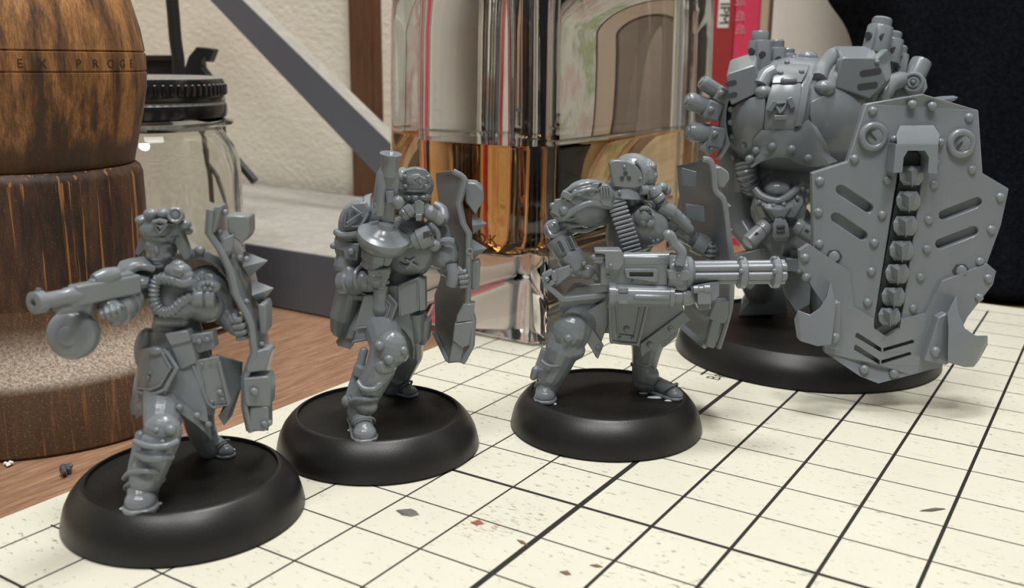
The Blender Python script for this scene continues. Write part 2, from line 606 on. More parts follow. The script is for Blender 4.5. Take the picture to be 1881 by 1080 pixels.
M['engraved'] = simple('dark_engraved_wood', srgb(58, 38, 26), 0.6)
def wrap_text(txt, cx, cy, r, z, size, a0, mat, parent, name, depth=0.012, flip=False):
    cu = bpy.data.curves.new(name, 'FONT')
    cu.body = txt
    cu.size = size
    cu.extrude = depth
    cu.space_character = 1.35
    tmp = bpy.data.objects.new(name, cu)
    COL.objects.link(tmp)
    me = bpy.data.meshes.new_from_object(tmp.evaluated_get(bpy.context.evaluated_depsgraph_get()))
    bpy.data.objects.remove(tmp)
    me.materials.clear()
    me.materials.append(mat)
    for vv in me.vertices:
        x, y, e = vv.co
        a = a0 + x / r
        vv.co = ((r + e) * math.cos(a), (r + e) * math.sin(a), z + y)
    o = bpy.data.objects.new(name, me)
    COL.objects.link(o)
    o.parent = parent
    return o
for k_, ch_ in enumerate('EX PROGE'):
    if ch_ == ' ': continue
    wrap_text(ch_, 0, 0, 1.925, 5.42, 0.17, math.radians(-29 + k_ * 7.6), M['engraved'], head, 'engraved_letter', 0.012)

# ------------------------------------------------------------------ glass jar with black lid
def glass(name, col=(1, 1, 1), rough=0.0, ior=1.48):
    mt, nt, b = new_mat(name)
    b.inputs['Base Color'].default_value = (*col, 1)
    b.inputs['Roughness'].default_value = rough
    b.inputs['IOR'].default_value = ior
    b.inputs['Transmission Weight'].default_value = 1.0
    return mt
M['glass'] = glass('clear_glass', (0.97, 0.98, 0.97))
M['jarglass'] = glass('jar_glass', (0.90, 0.91, 0.90))
def dusty(name, base, dust, lo, hi, rough=0.3, thr=(0.5, 0.8), scale=14):
    """dark or painted surface with pale dust settled on what faces up"""
    mt, nt, b = new_mat(name)
    geo = N(nt, 'ShaderNodeNewGeometry')
    sx = N(nt, 'ShaderNodeSeparateXYZ')
    nt.links.new(geo.outputs['Normal'], sx.inputs[0])
    up = ramp(nt, [(thr[0], 0), (thr[1], 1)])
    nt.links.new(sx.outputs[2], up.inputs[0])
    dn = ramp(nt, [(0.3, lo), (0.65, hi)])
    nt.links.new(noise(nt, mapped(nt), scale, 7, 0.8), dn.inputs[0])
    f = math_n(nt, 'MULTIPLY', up.outputs[0], dn.outputs[0])
    nt.links.new(mix(nt, base, dust, f), b.inputs['Base Color'])
    nt.links.new(math_n(nt, 'ADD', math_n(nt, 'MULTIPLY', f, 0.6), rough), b.inputs['Roughness'])
    return mt
M['lid'] = dusty('black_lid_enamel', (0.010, 0.010, 0.011), srgb(150, 148, 142), 0.25, 1.0, 0.16, (0.55, 0.95), 22)
JD = 20.2
JC = V(-7.75, JD, 0)
JX, JY = JC.xy
jar = empty('mason_jar', (JX, JY, DZ))
tag(jar, 'clear glass jar with a dusty black screw lid behind the wooden mill', 'jar')
zj = lambda u, v: on_y(u, v, JD).z - DZ
rj = lambda u, v: (on_y(u, v, JD) - JC).dot(VR)
RB, RL = rj(438, 340), rj(408, 180)
zr = zj(420, 226)
prof_o = [(0.0, RB - 0.25), (0.06, RB - 0.08), (0.2, RB), (zj(438, 320), RB), (zj(436, 290), RB - 0.03), (zj(430, 268), RB - 0.12), (zj(420, 250), RB - 0.27), (zr - 0.12, RL - 0.12), (zr - 0.06, RL + 0.02), (zr - 0.03, RL + 0.13), (zr + 0.03, RL + 0.14), (zr + 0.07, RL), (zr + 0.12, RL - 0.1), (zr + 0.9, RL - 0.12)]
t = 0.16
prof_i = [(zr + 0.9, RL - 0.12 - t), (zr - 0.1, RL - 0.14 - t), (zj(420, 250), RB - 0.30 - t), (zj(430, 268), RB - 0.14 - t), (zj(438, 320), RB - t), (0.45, RB - t), (0.3, RB - 0.5)]
g = Geo()
g.lathe((JX, JY, DZ), Z, prof_o + prof_i, 72)
g.build('glass_body', M['jarglass'], jar, sharp=60)
g = Geo()
zt = zj(400, 141)
g.lathe((JX, JY, DZ), Z, [(zr + 0.10, RL - 0.06), (zr + 0.13, RL + 0.01), (zr + 0.25, RL + 0.03), (zr + 0.38, RL + 0.02), (zr + 0.44, RL - 0.05), (zr + 0.50, RL - 0.02), (zr + 0.56, RL), (zt - 0.12, RL - 0.0), (zt - 0.04, RL - 0.04), (zt, RL - 0.14), (zt - 0.02, RL - 0.3), (zt - 0.02, 0.2)], 96)
lid = g.build('lid', M['lid'], jar)
g = Geo()
for k in range(72):                             # knurled grip
    a = 2 * math.pi * k / 72
    c = Vector((JX + (RL - 0.005) * math.cos(a), JY + (RL - 0.005) * math.sin(a), DZ + zr + 0.60))
    g.cap(c, 0.045, c + Z * (zt - zr - 0.78), 0.045, 8)
tag(g.build('grip_ribs', M['lid'], lid), kind='stuff')

# ------------------------------------------------------------------ grey steel bracket
M['steel'] = dusty('grey_bracket_paint', srgb(98, 101, 110), srgb(172, 168, 158), 0.55, 1.0, 0.55, (0.35, 0.72), 3.0)
br = empty('desk_shelf_bracket', grid(-13, 9, DZ))
tag(br, 'dusty grey metal bracket with a broad flat base and diagonal brace', 'bracket')
g = Geo()
g.prism([grid(i, j, DZ) for i, j in ((-24, 5.2), (-9.1, 5.2), (-9.1, 12.5), (-24, 12.5))], (0, 0, 1.33 - DZ))
g.build('bracket_base', M['steel'], br, bevel=0.05)
g = Geo()
BJ = 10.0
fr = [on_j(385, 0, BJ), on_j(447, 0, BJ), on_j(712, 258, BJ), on_j(680, 310, BJ)]
d1 = (fr[2] - fr[1]).normalized()
d2 = (fr[3] - fr[0]).normalized()
q1, q2 = fr[1] - d1 * 5, fr[0] - d2 * 5
e1 = fr[2] + d1 * ((fr[2].z - 1.25) / -d1.z)
e2 = fr[3] + d2 * ((fr[3].z - 1.25) / -d2.z)
g.prism([q2, q1, e1, e2], GJ * 0.55)
g.build('diagonal_brace', M['steel'], br, bevel=0.03)

# black plastic clip and cable behind the jar
M['blackplastic'] = dusty('black_clip_plastic', (0.012, 0.012, 0.012), srgb(120, 118, 112), 0.0, 0.6, 0.5, (0.4, 0.9), 16)
CY = 25.0
cp = lambda u, v: on_y(u, v, CY)
cbase = cp(380, 330)
clip = empty('plastic_cable_clip', (cbase.x, cbase.y, 1.33))
tag(clip, 'black plastic clip stand with a hook showing above the jar lid', 'clip')
g = Geo()
g.prism([cp(*q) for q in ((190, 101), (322, 101), (322, 112), (190, 112))], VF * 0.5)
g.prism([cp(*q) + VF * 0.1 for q in ((200, 110), (316, 110), (316, 175), (200, 175))], VF * 0.2)
g.build('rail', M['blackplastic'], clip, bevel=0.02)
g = Geo()
g.prism([cp(*q) for q in ((334, 140), (346, 104), (361, 86), (386, 88), (393, 91), (384, 114), (377, 113), (378, 106), (373, 103), (369, 112), (370, 124), (384, 142), (400, 175), (338, 175))], VF * 0.45)
g.build('hook', M['blackplastic'], clip, bevel=0.02)
g = Geo()
p1 = cp(205, 150) + VF * 0.2
g.bar(Vector((p1.x, p1.y, 1.3)), p1, 0.5, 0.4)
g.bar(cp(402, 150) + VF * 0.1, cp(411, 330), 0.14, 0.3)
g.bar(cp(330, 165) + VF * 0.15, cp(380, 165) + VF * 0.15, 0.5, 0.3)
g.build('post', M['blackplastic'], clip, bevel=0.02)
g = Geo()
a, b_ = cp(405, 268), cp(468, 333)
g.tube([a + VF * .3, b_], 0.11, 10, 0)
g.build('strut', M['blackplastic'], clip)
g = Geo()
CY2 = 24.2
cq = lambda u, v: on_y(u, v, CY2)
g.tube([cq(290, -520), cq(300, -260), cq(306, -120), cq(312, -40), cq(318, 20), cq(322, 70), cq(328, 120), cq(322, 165), cq(280, 185), cq(225, 215), Vector((*(cq(190, 300)).xy, 1.48))], 0.15, 12, 6)
tag(g.build('black_cable', M['blackplastic']), 'thick black cable rising from behind the jar lid', 'cable')

# ------------------------------------------------------------------ glass bottle
def rrect(i0, i1, j0, j1, z, r, n=8):
    pts = []
    for ci, cj, a0 in ((i1 - r, j1 - r, 0), (i0 + r, j1 - r, 90), (i0 + r, j0 + r, 180), (i1 - r, j0 + r, 270)):
        for k in range(n + 1):
            a = math.radians(a0 + 90 * k / n)
            pts.append(grid(ci + r * math.cos(a), cj + r * math.sin(a), z))
    return pts
def shell(rows):
    return [rrect(*r) for r in rows]
I0, I1, J0, J1 = -8.85, -4.95, 5.63, 14.3
bt = empty('glass_bottle', grid((I0 + I1) / 2, (J0 + J1) / 2, 0.0))
tag(bt, 'tall thick-walled glass bottle half full of amber liquid', 'bottle')
g = Geo()
def outer(z, d=0.0, r=0.3):
    return (I0 + d, I1 - d, J0 + d, J1 - d, z, r)
rows = [outer(0.001, 0.16, 0.25), outer(0.03, 0.05), outer(0.10, 0.0), outer(0.5, 0.0), outer(3.0, 0.02), outer(6.0, 0.06), outer(8.2, 0.12), outer(8.6, 0.4, 0.5), outer(8.8, 1.2, 0.7)]
ci = lambda z, d=0.0, r=0.55: (-8.3 + d, -5.42 - d, 6.05 + d, 13.62 - d, z, r)
cav = [ci(8.5, 0.9, 0.5), ci(8.2, 0.35), ci(7.8, 0.12), ci(6.0, 0.03), ci(4.2, 0.0), ci(2.6, 0.03), ci(2.0, 0.10), ci(1.72, 0.28), ci(1.58, 0.6, 0.5), ci(1.62, 1.1, 0.3)]
rr = shell(rows)
g.rings(rr, True, True)
rc = shell(cav)
g2 = Geo()
g2.rings(rc, True, True)
# the cavity is the same glass body seen from inside: faces turned inwards
g.add(g2.v, [tuple(reversed(f)) for f in g2.f])
g.build('bottle_glass', M['glass'], bt, sharp=50, fix=False)
# amber liquid, a hair larger than the cavity so that it wets the glass
def mat_liquid():
    mt, nt, b = new_mat('amber_liquid')
    b.inputs['Base Color'].default_value = (1, 1, 1, 1)
    b.inputs['Roughness'].default_value = 0.0
    b.inputs['IOR'].default_value = 1.36
    b.inputs['Transmission Weight'].default_value = 1.0
    va = N(nt, 'ShaderNodeVolumeAbsorption')
    va.inputs['Color'].default_value = (0.97, 0.66, 0.14, 1)
    va.inputs['Density'].default_value = 0.26
    nt.links.new(va.outputs[0], nt.nodes['Material Output'].inputs['Volume'])
    return mt
M['liquid'] = mat_liquid()
g = Geo()
e = -0.012
liq = [ci(1.60, 1.1 + e, 0.3), ci(1.565, 0.6 + e, 0.5), ci(1.71, 0.28 + e), ci(1.99, 0.10 + e), ci(2.6, 0.03 + e), ci(3.78, 0.0 + e), ci(3.86, 0.03), ci(3.84, 0.12), ci(3.83, 0.3, 0.4)]
g.rings(shell(liq), True, True)
g.build('amber_liquid', M['liquid'], bt, sharp=60)
# marker writing on the back of the bottle
M['marker'] = simple('brown_marker', srgb(60, 32, 14), 0.6)
def wall_text(txt, i, j, z, size, mat, parent, name):
    cu = bpy.data.curves.new(name, 'FONT')
    cu.body = txt
    cu.size = size
    cu.extrude = 0.004
    tmp = bpy.data.objects.new(name, cu)
    COL.objects.link(tmp)
    me = bpy.data.meshes.new_from_object(tmp.evaluated_get(bpy.context.evaluated_depsgraph_get()))
    bpy.data.objects.remove(tmp)
    me.materials.clear()
    me.materials.append(mat)
    o = bpy.data.objects.new(name, me)
    COL.objects.link(o)
    o.parent = parent
    o.rotation_euler = (math.pi / 2, 0, 0)
    o.location = grid(i, j, z) - parent.location
    return o

pq = on_j(874, 446, J0)
wall_text('O.K', pq.x, J0 - 0.004, pq.z, 0.3, M['marker'], bt, 'marker_writing')

# ------------------------------------------------------------------ books, boxes and cloth behind
def book(name, u0, u1, j, depth, z1, cover, label, cat='book', pages=None, z0=DZ):
    a, b_ = tuple(on_j(u0, 150, j))[0], tuple(on_j(u1, 150, j))[0]
    t = empty(name, grid((a + b_) / 2, j + depth / 2, z0))
    tag(t, label, cat, 'books standing behind the bottle' if cat == 'book' else None)
    g = Geo()
    w = b_ - a
    c = min(0.12, w * 0.2)
    g.prism([grid(x, y, z0) for x, y in ((a, j), (b_, j), (b_, j + depth), (b_ - c, j + depth), (b_ - c, j + c), (a + c, j + c), (a + c, j + depth), (a, j + depth))], (0, 0, z1))
    g.build('cover', cover, t, bevel=0.03)
    g = Geo()
    g.prism([grid(x, y, z0 + 0.1) for x, y in ((a + c * .9, j + c), (b_ - c * .9, j + c), (b_ - c * .9, j + depth - 0.15), (a + c * .9, j + depth - 0.15))], (0, 0, z1 - 0.2))
    g.build('pages', pages or M['paper'], t)
    return t, a, b_
M['paper'] = simple('paper', srgb(226, 216, 196), 0.8, nscale=6, namt=0.05)
M['red'] = simple('dark_red_cover', srgb(158, 52, 52), 0.5, nscale=4, namt=0.12)
M['pink'] = simple('pink_red_cover', srgb(214, 62, 92), 0.5, nscale=3, namt=0.12)
M['rose'] = simple('rose_cover', srgb(190, 150, 148), 0.55, nscale=2, namt=0.15)
M['green'] = simple('green_cover', srgb(116, 148, 62), 0.55, nscale=2, namt=0.2)
M['white'] = simple('white_cover', srgb(226, 224, 218), 0.5, nscale=2, namt=0.08)
M['taupe'] = simple('taupe_cover', srgb(128, 112, 100), 0.55, nscale=2, namt=0.2)
M['cream'] = simple('cream_card', srgb(238, 232, 222), 0.7, nscale=1.2, namt=0.06)
M['beige'] = simple('beige_card', srgb(190, 168, 146), 0.7, nscale=2, namt=0.08)
def mat_print(name, cols, scale, seed):
    mt, nt, b = new_mat(name)
    v = mapped(nt, (1, 1, 0.6), (seed, seed * 2, 0))
    f = noise(nt, v, scale, 6, 0.7)
    f2 = noise(nt, v, scale * 4, 4, 0.7)
    n = len(cols)
    r = ramp(nt, [(0.30 + 0.4 * k / (n - 1), c) for k, c in enumerate(cols)])
    nt.links.new(f, r.inputs[0])
    nt.links.new(mix(nt, r.outputs[0], srgb(215, 208, 195), math_n(nt, 'MULTIPLY', f2, 0.7)), b.inputs['Base Color'])
    b.inputs['Roughness'].default_value = 0.6
    return mt
WHT, GRY = srgb(228, 226, 216), srgb(150, 142, 130)
M['print_rose'] = mat_print('rose_print', [GRY, WHT, srgb(196, 130, 132), WHT, srgb(110, 100, 92)], 0.9, 3)
M['print_green'] = mat_print('green_print', [WHT, srgb(132, 156, 80), WHT, srgb(196, 150, 140), GRY], 0.8, 7)
M['print_white'] = mat_print('white_print', [srgb(120, 112, 104), WHT, WHT, srgb(190, 186, 170), srgb(200, 190, 120)], 1.0, 11)
M['pinkpale'] = simple('pale_pink_print', srgb(232, 140, 150), 0.6)
BKJ = 19.0
t1, a1, b1 = book('red_book', 1268, 1341, BKJ, 5, 15, M['red'], 'dark red book with a white spine label beside the bottle')
g = Geo()
xa, xb = tuple(on_j(1319, 30, BKJ))[0], tuple(on_j(1341, 30, BKJ))[0]
zt_, zb_ = on_j(1330, -60, BKJ).z, on_j(1330, 51, BKJ).z
g.prism([grid(xa, BKJ, zb_), grid(xb - .03, BKJ, zb_), grid(xb - .03, BKJ, zt_), grid(xa, BKJ, zt_)], GJ * -0.012)
lb = g.build('spine_label', M['white'], t1)
t2, a2, b2 = book('pink_book', 1342, 1387, BKJ, 5, 14.6, M['pink'], 'bright pink-red book with small pale characters down the spine')
for k, v in enumerate((2, 30, 54)):             # pale characters on the spine
    c = tuple(on_j(1360, v, BKJ))
    g = Geo()
    for dx, dz, sx_, sz_ in ((0, 0, .26, .05), (0, .09, .2, .04), (0, -.1, .3, .045), (-.02, 0, .05, .3), (.09, -.04, .04, .2)):
        g.box(grid(c[0] + dx, BKJ - 0.006, c[2] + dz), (sx_, 0.012, sz_), None)
    g.build('spine_character', M['pinkpale'], t2)
book('tan_book', 1388, 1403, BKJ, 5, 14.8, M['beige'], 'thin tan book between the pink book and the cream box')
book('cream_box', 1410, 1640, BKJ, 5, 16, M['cream'], 'plain cream cardboard box partly covered by the dark cloth', 'box', M['cream'])
wt = wall_text('IPM', 0, 0, 0, 0.42, M['ink'], lb, 'label_letters')
wt.rotation_euler = (math.pi / 2, math.pi / 2, 0)
wt.location = grid((xa + xb) / 2 - 0.13, BKJ - 0.018, on_j(1330, 4, BKJ).z) - t1.location
for u0, u1, dj, h, mt, lab in ((716, 770, 0.2, 12, M['print_white'], 'mottled pale book seen only through the left of the bottle'), (772, 860, 0.0, 10.5, M['print_rose'], 'rose printed book seen only through the bottle'),
                        (862, 884, 0.3, 13, M['green'], 'thin green book seen only through the bottle'), (886, 985, 0.1, 14, M['print_white'], 'broad mottled white book seen through the middle of the bottle'),
                        (987, 1010, 0.0, 13, M['taupe'], 'narrow taupe book seen through the middle of the bottle'), (1012, 1030, 0.2, 14, M['beige'], 'narrow beige book beside the taupe one behind the bottle'),
                        (1032, 1120, 0.1, 13.5, M['print_green'], 'green and white printed book seen through the right of the bottle'), (1122, 1190, 0.3, 12.5, M['print_rose'], 'mottled rose book seen through the right of the bottle'),
                        (1192, 1266, 0.0, 14, M['print_white'], 'mottled white book next to the dark red one behind the bottle')):
    book('book', u0, u1, BKJ, 5, h, mt, lab)

# dark cloth heaped at the back right
def mat_cloth():
    mt, nt, b = new_mat('navy_fleece')
    v = mapped(nt)
    n1 = noise(nt, v, 9, 6, 0.75)
    r = ramp(nt, [(0.38, (0.002, 0.0024, 0.004)), (0.62, (0.007, 0.0085, 0.014)), (0.8, (0.026, 0.031, 0.045))])
    nt.links.new(n1, r.inputs[0])
    nt.links.new(r.outputs[0], b.inputs['Base Color'])
    b.inputs['Roughness'].default_value = 0.95
    b.inputs['Specular IOR Level'].default_value = 0.1
    b.inputs['Sheen Weight'].default_value = 0.0
    bump(nt, b, n1, 0.7, 0.12)
    return mt
M['cloth'] = mat_cloth()
def cloth():
    random.seed(4)
    CJ = 14.35
    edge = [(1440, -620), (1462, -300), (1486, -90), (1500, 0), (1520, 22), (1536, 42), (1546, 70), (1553, 95), (1556, 130), (1560, 200), (1566, 330), (1570, 470), (1575, 560)]
    L = []
    for u, v in edge:
        L.append(tuple(on_j(u, v, CJ + 1.2)))
    L[-1] = (L[-1][0], CJ, DZ)
    rows = []
    nx = 46
    ny = 44
    zs = [DZ + (L[0][2] - DZ) * k / ny for k in range(ny + 1)]
    def left(z):
        for a, b_ in zip(L, L[1:]):
            if b_[2] <= z <= a[2] + 1e-6:
                t = (z - b_[2]) / max(1e-6, a[2] - b_[2])
                return b_[0] + (a[0] - b_[0]) * t
        return L[0][0]
    g = Geo()
    for back in (0, 1):
        for z in zs:
            r = []
            for k in range(nx + 1):
                s = k / nx
                i = left(z) + s * 16
                fold = 0.35 * math.sin(i * 1.7 + z * 0.35) + 0.22 * math.sin(i * 3.1 - z * 0.8 + 1) + 0.12 * math.sin(i * 6.3 + z * 1.9)
                side = math.sin(min(1, s * 9) * math.pi / 2)
                j = CJ + 1.5 - side * (0.75 + fold * 0.5) + z * 0.06 if not back else CJ + 1.8 + side * 1.0 + z * 0.06
                r.append(grid(i, j, z))
            rows.append(r)
    n = nx + 1
    m_ = ny + 1
    vs = [p for r in rows for p in r]
    fs = []
    for y in range(ny):
        for x in range(nx):
            fs.append((y * n + x, y * n + x + 1, (y + 1) * n + x + 1, (y + 1) * n + x))
            o_ = m_ * n
            fs.append((o_ + y * n + x, o_ + (y + 1) * n + x, o_ + (y + 1) * n + x + 1, o_ + y * n + x + 1))
        for x in (0, nx):
            fs.append((y * n + x, (y + 1) * n + x, m_ * n + (y + 1) * n + x, m_ * n + y * n + x))
    for x in range(nx):
        for y in (0, ny):
            fs.append((y * n + x, y * n + x + 1, m_ * n + y * n + x + 1, m_ * n + y * n + x))
    g.add(vs, fs)
    o = g.build('fleece_cloth', M['cloth'], sub=1, sharp=180)
    tag(o, 'dark navy fleece cloth hanging in folds behind the shield robot', 'cloth')
cloth()

# ------------------------------------------------------------------ scraps on the mat and desk
M['chipgrey'] = simple('grey_shaving', srgb(104, 102, 98), 0.6, nscale=20, namt=0.3)
M['chipbrown'] = simple('brown_shaving', srgb(120, 100, 78), 0.7, nscale=20, namt=0.3)
M['chipred'] = simple('red_brown_shaving', srgb(140, 92, 72), 0.7, nscale=20, namt=0.3)
def chip(name, i, j, pts, h, mat, label, cat='shaving', group=None, z=0.001):
    g = Geo()
    c = grid(i, j, z)
    n = len(pts)
    vs = [c + Vector((x, 0, 0)) + GJ * y for x, y in pts] + [c + Vector((x * 0.8, 0, 0)) + GJ * y * 0.8 + Vector((0, 0, h * (0.6 + 0.4 * (k % 2)))) for k, (x, y) in enumerate(pts)]
    g.add(vs, [tuple(range(n)), tuple(range(n, 2 * n))] + [(k, (k + 1) % n, (k + 1) % n + n, k + n) for k in range(n)])
    tag(g.build(name, mat, origin=c), label, cat, group)
chip('plastic_shaving', -2.68, -1.36, [(-.17, -.04), (-.02, -.10), (.10, -.07), (.15, .03), (.06, .09), (-.01, .08)], 0.03, M['chipgrey'], 'flat grey plastic shaving lying on the mat grid')
chip('plastic_shaving', 2.794, 2.382, [(-.14, -.12), (.0, -.04), (.14, .14), (.02, .05)], 0.03, M['chipgrey'], 'small dark curved shaving alone in a mat square')
chip('paint_flake', -1.827, -1.105, [(-.06, -.05), (.05, -.06), (.10, .03), (.0, .07)], 0.02, M['chipred'], 'red-brown flake beside a scratched patch of the mat', 'flake')
for i, j, pts, lab in ((-0.321, -1.542, [(-.08, -.02), (.02, -.045), (.07, .0), (.0, .04)], 'tiny oval brown shaving lying clear inside a mat square'),
                       (-0.117, -1.221, [(-.07, -.03), (.02, -.03), (.08, .02), (.0, .02)], 'tiny thin brown shaving beside a thin grid line of the mat'),
                       (-1.088, -1.221, [(-.10, .02), (.0, -.035), (.09, -.02), (.0, .02)], 'tiny brown sliver lying against the thickest grid line')):
    chip('wood_shaving', i, j, pts, 0.02, M['chipbrown'], lab, 'shaving', 'tiny brown shavings on the mat')
def clump(name, u, v, r, mat, label, seed):
    random.seed(seed)
    c = on_z(u, v, DZ)
    g = Geo()
    for k in range(9):
        d = Vector((random.uniform(-1, 1), random.uniform(-1, 1), 0)) * r * 0.55
        R = Euler((random.random() * 3, random.random() * 3, random.random() * 3)).to_matrix()
        g.ell(c + d + Vector((0, 0, r * random.uniform(0.42, 0.62))), (r * random.uniform(.3, .6), r * random.uniform(.15, .35), r * random.uniform(.15, .35)), R, 7, 5)
    tag(g.build(name, mat, origin=c, sharp=20), label, 'scrap')
M['clump'] = simple('dark_lint', (0.08, 0.08, 0.085), 0.4, nscale=25, namt=0.9)
clump('plastic_crumb', 122, 872, 0.15, M['clump'], 'dark crumb of scraped plastic on the desk by the mat', 3)
clump('white_crumb', 15, 856, 0.08, M['white'], 'small white crumb on the desk before the wooden mill', 5)

# ------------------------------------------------------------------ miniature tools (sizes in photo pixels at the figure's distance)
def disc_mesh(name, mat, n=12, rows=3, flat=0.8):
    g = Geo()
    rr = []
    for i in range(rows + 1):
        t = (math.pi / 2) * i / (rows + 0.35)
        rr.append([Vector((math.cos(t) * math.cos(2 * math.pi * k / n), math.cos(t) * math.sin(2 * math.pi * k / n), math.sin(t) * flat)) for k in range(n)])
    rr.insert(0, [Vector((p.x, p.y, -0.4)) for p in rr[0]])
    g.rings(rr, True, True)
    o = g.build(name, mat, sharp=180)
    me = o.data
    bpy.data.objects.remove(o)
    return me
RIVET = disc_mesh('rivet', M['plastic'])
def dv(x, y, z):
    """direction: right, away from the viewer, up"""
    return VR * x + VF * y + Vector((0, 0, z))
def rot_v(rx=0, ry=0, rz=0):
    return RV @ Euler((math.radians(rx), math.radians(ry), math.radians(rz))).to_matrix()

class Fig:
    def __init__(s, name, label, cat, x, y, group=None):
        s.c = V(x, y, 0)
        s.y = y
        s.root = empty(name, s.c)
        tag(s.root, label, cat, group)
        dep = Vector(ROT[2]).dot(s.c + Vector((0, 0, 2)) - CAM)
        s.k = dep / FPX
    def P(s, q):
        if isinstance(q, Vector): return q
        u, v = q[0], q[1]
        d = q[2] if len(q) > 2 else 0.0
        return on_y(u, v, s.y - d * s.k)
    def floor(s, u, v, z=0.48, up=0.0):
        """point seen at (u, v) lying on the base's floor"""
        w = on_z(u, v, z)
        d = (s.y - (w - Vector((CAM.x, CAM.y, 0))).dot(VF)) / s.k
        return d
    def part(s, name, parent=None):
        return Part(s, name, parent)
    def rivet(s, parent, q, r, nrm=(0, -1, 0.15)):
        o = bpy.data.objects.new('rivet', RIVET)
        COL.objects.link(o)
        o.parent = parent
        o.location = s.P(q) - s.c
        n = dv(*nrm)
        o.rotation_euler = n.to_track_quat('Z', 'Y').to_euler()
        o.scale = [r * s.k] * 3
        return o
    def base(s, r, floor_mat, lip=0.54, label=None):
        g = Geo()
        g.lathe(s.c, (0, 0, 1), [(0.001, r - 0.03), (0.03, r), (0.12, r - 0.018), (0.24, r - 0.05), (0.35, r - 0.105), (0.45, r - 0.185), (0.51, r - 0.25), (lip, r - 0.30), (lip - 0.005, r - 0.315), (0.48, r - 0.32), (0.478, 0.6)], 96)
        b = g.build('round_base', M['black'], s.root, sharp=50)
        b['label'] = 'round black plastic base with a bevelled lip'
        g = Geo()
        g.lathe(s.c, (0, 0, 1), [(0.44, r - 0.322), (0.484, r - 0.322)], 64)
        g.build('base_floor', M['blackfloor'], b)
        return b
    def glue(s, parent, pts):
        for (u, v, rx, ry) in pts:
            c = on_z(u, v, 0.484)
            g = Geo()
            g.ell(c, (rx * s.k, ry * s.k, 0.02), RV, 10, 6)
            g.build('dried_glue', M['glue'], parent)

class Part(Geo):
    def __init__(s, fig, name, parent):
        Geo.__init__(s)
        s.fig, s.name, s.par = fig, name, parent
        s.k = fig.k
    def P(s, q): return s.fig.P(q)
    def s(self, q, r, rot=(0, 0, 0), nu=16, nv=10):
        if not hasattr(r, '__len__'): r = (r, r, r)
        self.ell(self.P(q), [x * self.k for x in r], rot_v(*rot), nu, nv)
    def c(s, a, ra, b, rb, n=14): s.cap(s.P(a), ra * s.k, s.P(b), rb * s.k, n)
    def ch(s, pts, n=14):
        """chain of tapered limbs: (u, v, d, r)"""
        for a, b in zip(pts, pts[1:]):
            s.c(a[:3], a[3], b[:3], b[3], n)
    def lt(s, a, b, prof, n=20):
        """turned shape from a to b; prof: (fraction, radius px)"""
        pa, pb = s.P(a), s.P(b)
        d = pb - pa
        L = d.length
        s.lathe(pa, d, [(t * L, r * s.k) for t, r in prof], n)
    def tb(s, pts, r, n=8, smooth=5, closed=False):
        s.tube([s.P(p) for p in pts], (lambda t: r(t) * s.k) if callable(r) else r * s.k, n, smooth, closed)
    def pr(s, pts, thick, d=(0, 1, 0), holes=()):
        v = dv(*d).normalized() * (thick * s.k)
        s.prism([s.P(p) for p in pts], v, [[s.P(p) for p in h] for h in holes])
    def bx(s, q, size, rot=(0, 0, 0)): s.box(s.P(q), [x * s.k for x in size], rot_v(*rot))
    def br(s, a, b, w, h, side=None): s.bar(s.P(a), s.P(b), w * s.k, h * s.k, dv(*side) if side else None)
    def to(s, q, axis, R, r, n=24, k=8): s.torus(s.P(q), dv(*axis), R * s.k, r * s.k, n, k)
    def loft(s, rows):
        """closed rings given as lists of (u, v, d)"""
        s.rings([[s.P(p) for p in r] for r in rows])
    def end(s, mat=None, bevel=0, remesh=0, smooth=2, sharp=38, label=None, seg=2, kind=None):
        o = s.build(s.name, mat or M['plastic'], s.par or s.fig.root, bevel=bevel * s.k, remesh=remesh * s.k, smooth=smooth, sharp=sharp, seg=seg)
        if label: o['label'] = label
        if kind: o['kind'] = kind
        return o
def oval(u, v, ru, rv, d=0.0, n=14, rd=0.0, tilt=0):
    """outline in the figure plane"""
    out = []
    for i in range(n):
        a = 2 * math.pi * i / n
        out.append((u + ru * math.cos(a), v + rv * math.sin(a), d + rd * math.sin(a)))
    return out
def ring_h(u, v, ru, rd, d=0.0, n=18, tilt=0.0):
    """horizontal ring: ru across, rd in depth"""
    return [(u + ru * math.cos(2 * math.pi * i / n), v + tilt * math.cos(2 * math.pi * i / n), d - rd * math.sin(2 * math.pi * i / n)) for i in range(n)]
def stadium(u0, v0, u1, v1, r, d=0.0, n=6):
    a = math.atan2(v1 - v0, u1 - u0)
    out = []
    for c, off in (((u1, v1), -math.pi / 2), ((u0, v0), math.pi / 2)):
        for i in range(n + 1):
            t = a + off + math.pi * i / n
            out.append((c[0] + r * math.cos(t), c[1] + r * math.sin(t), d))
    return out
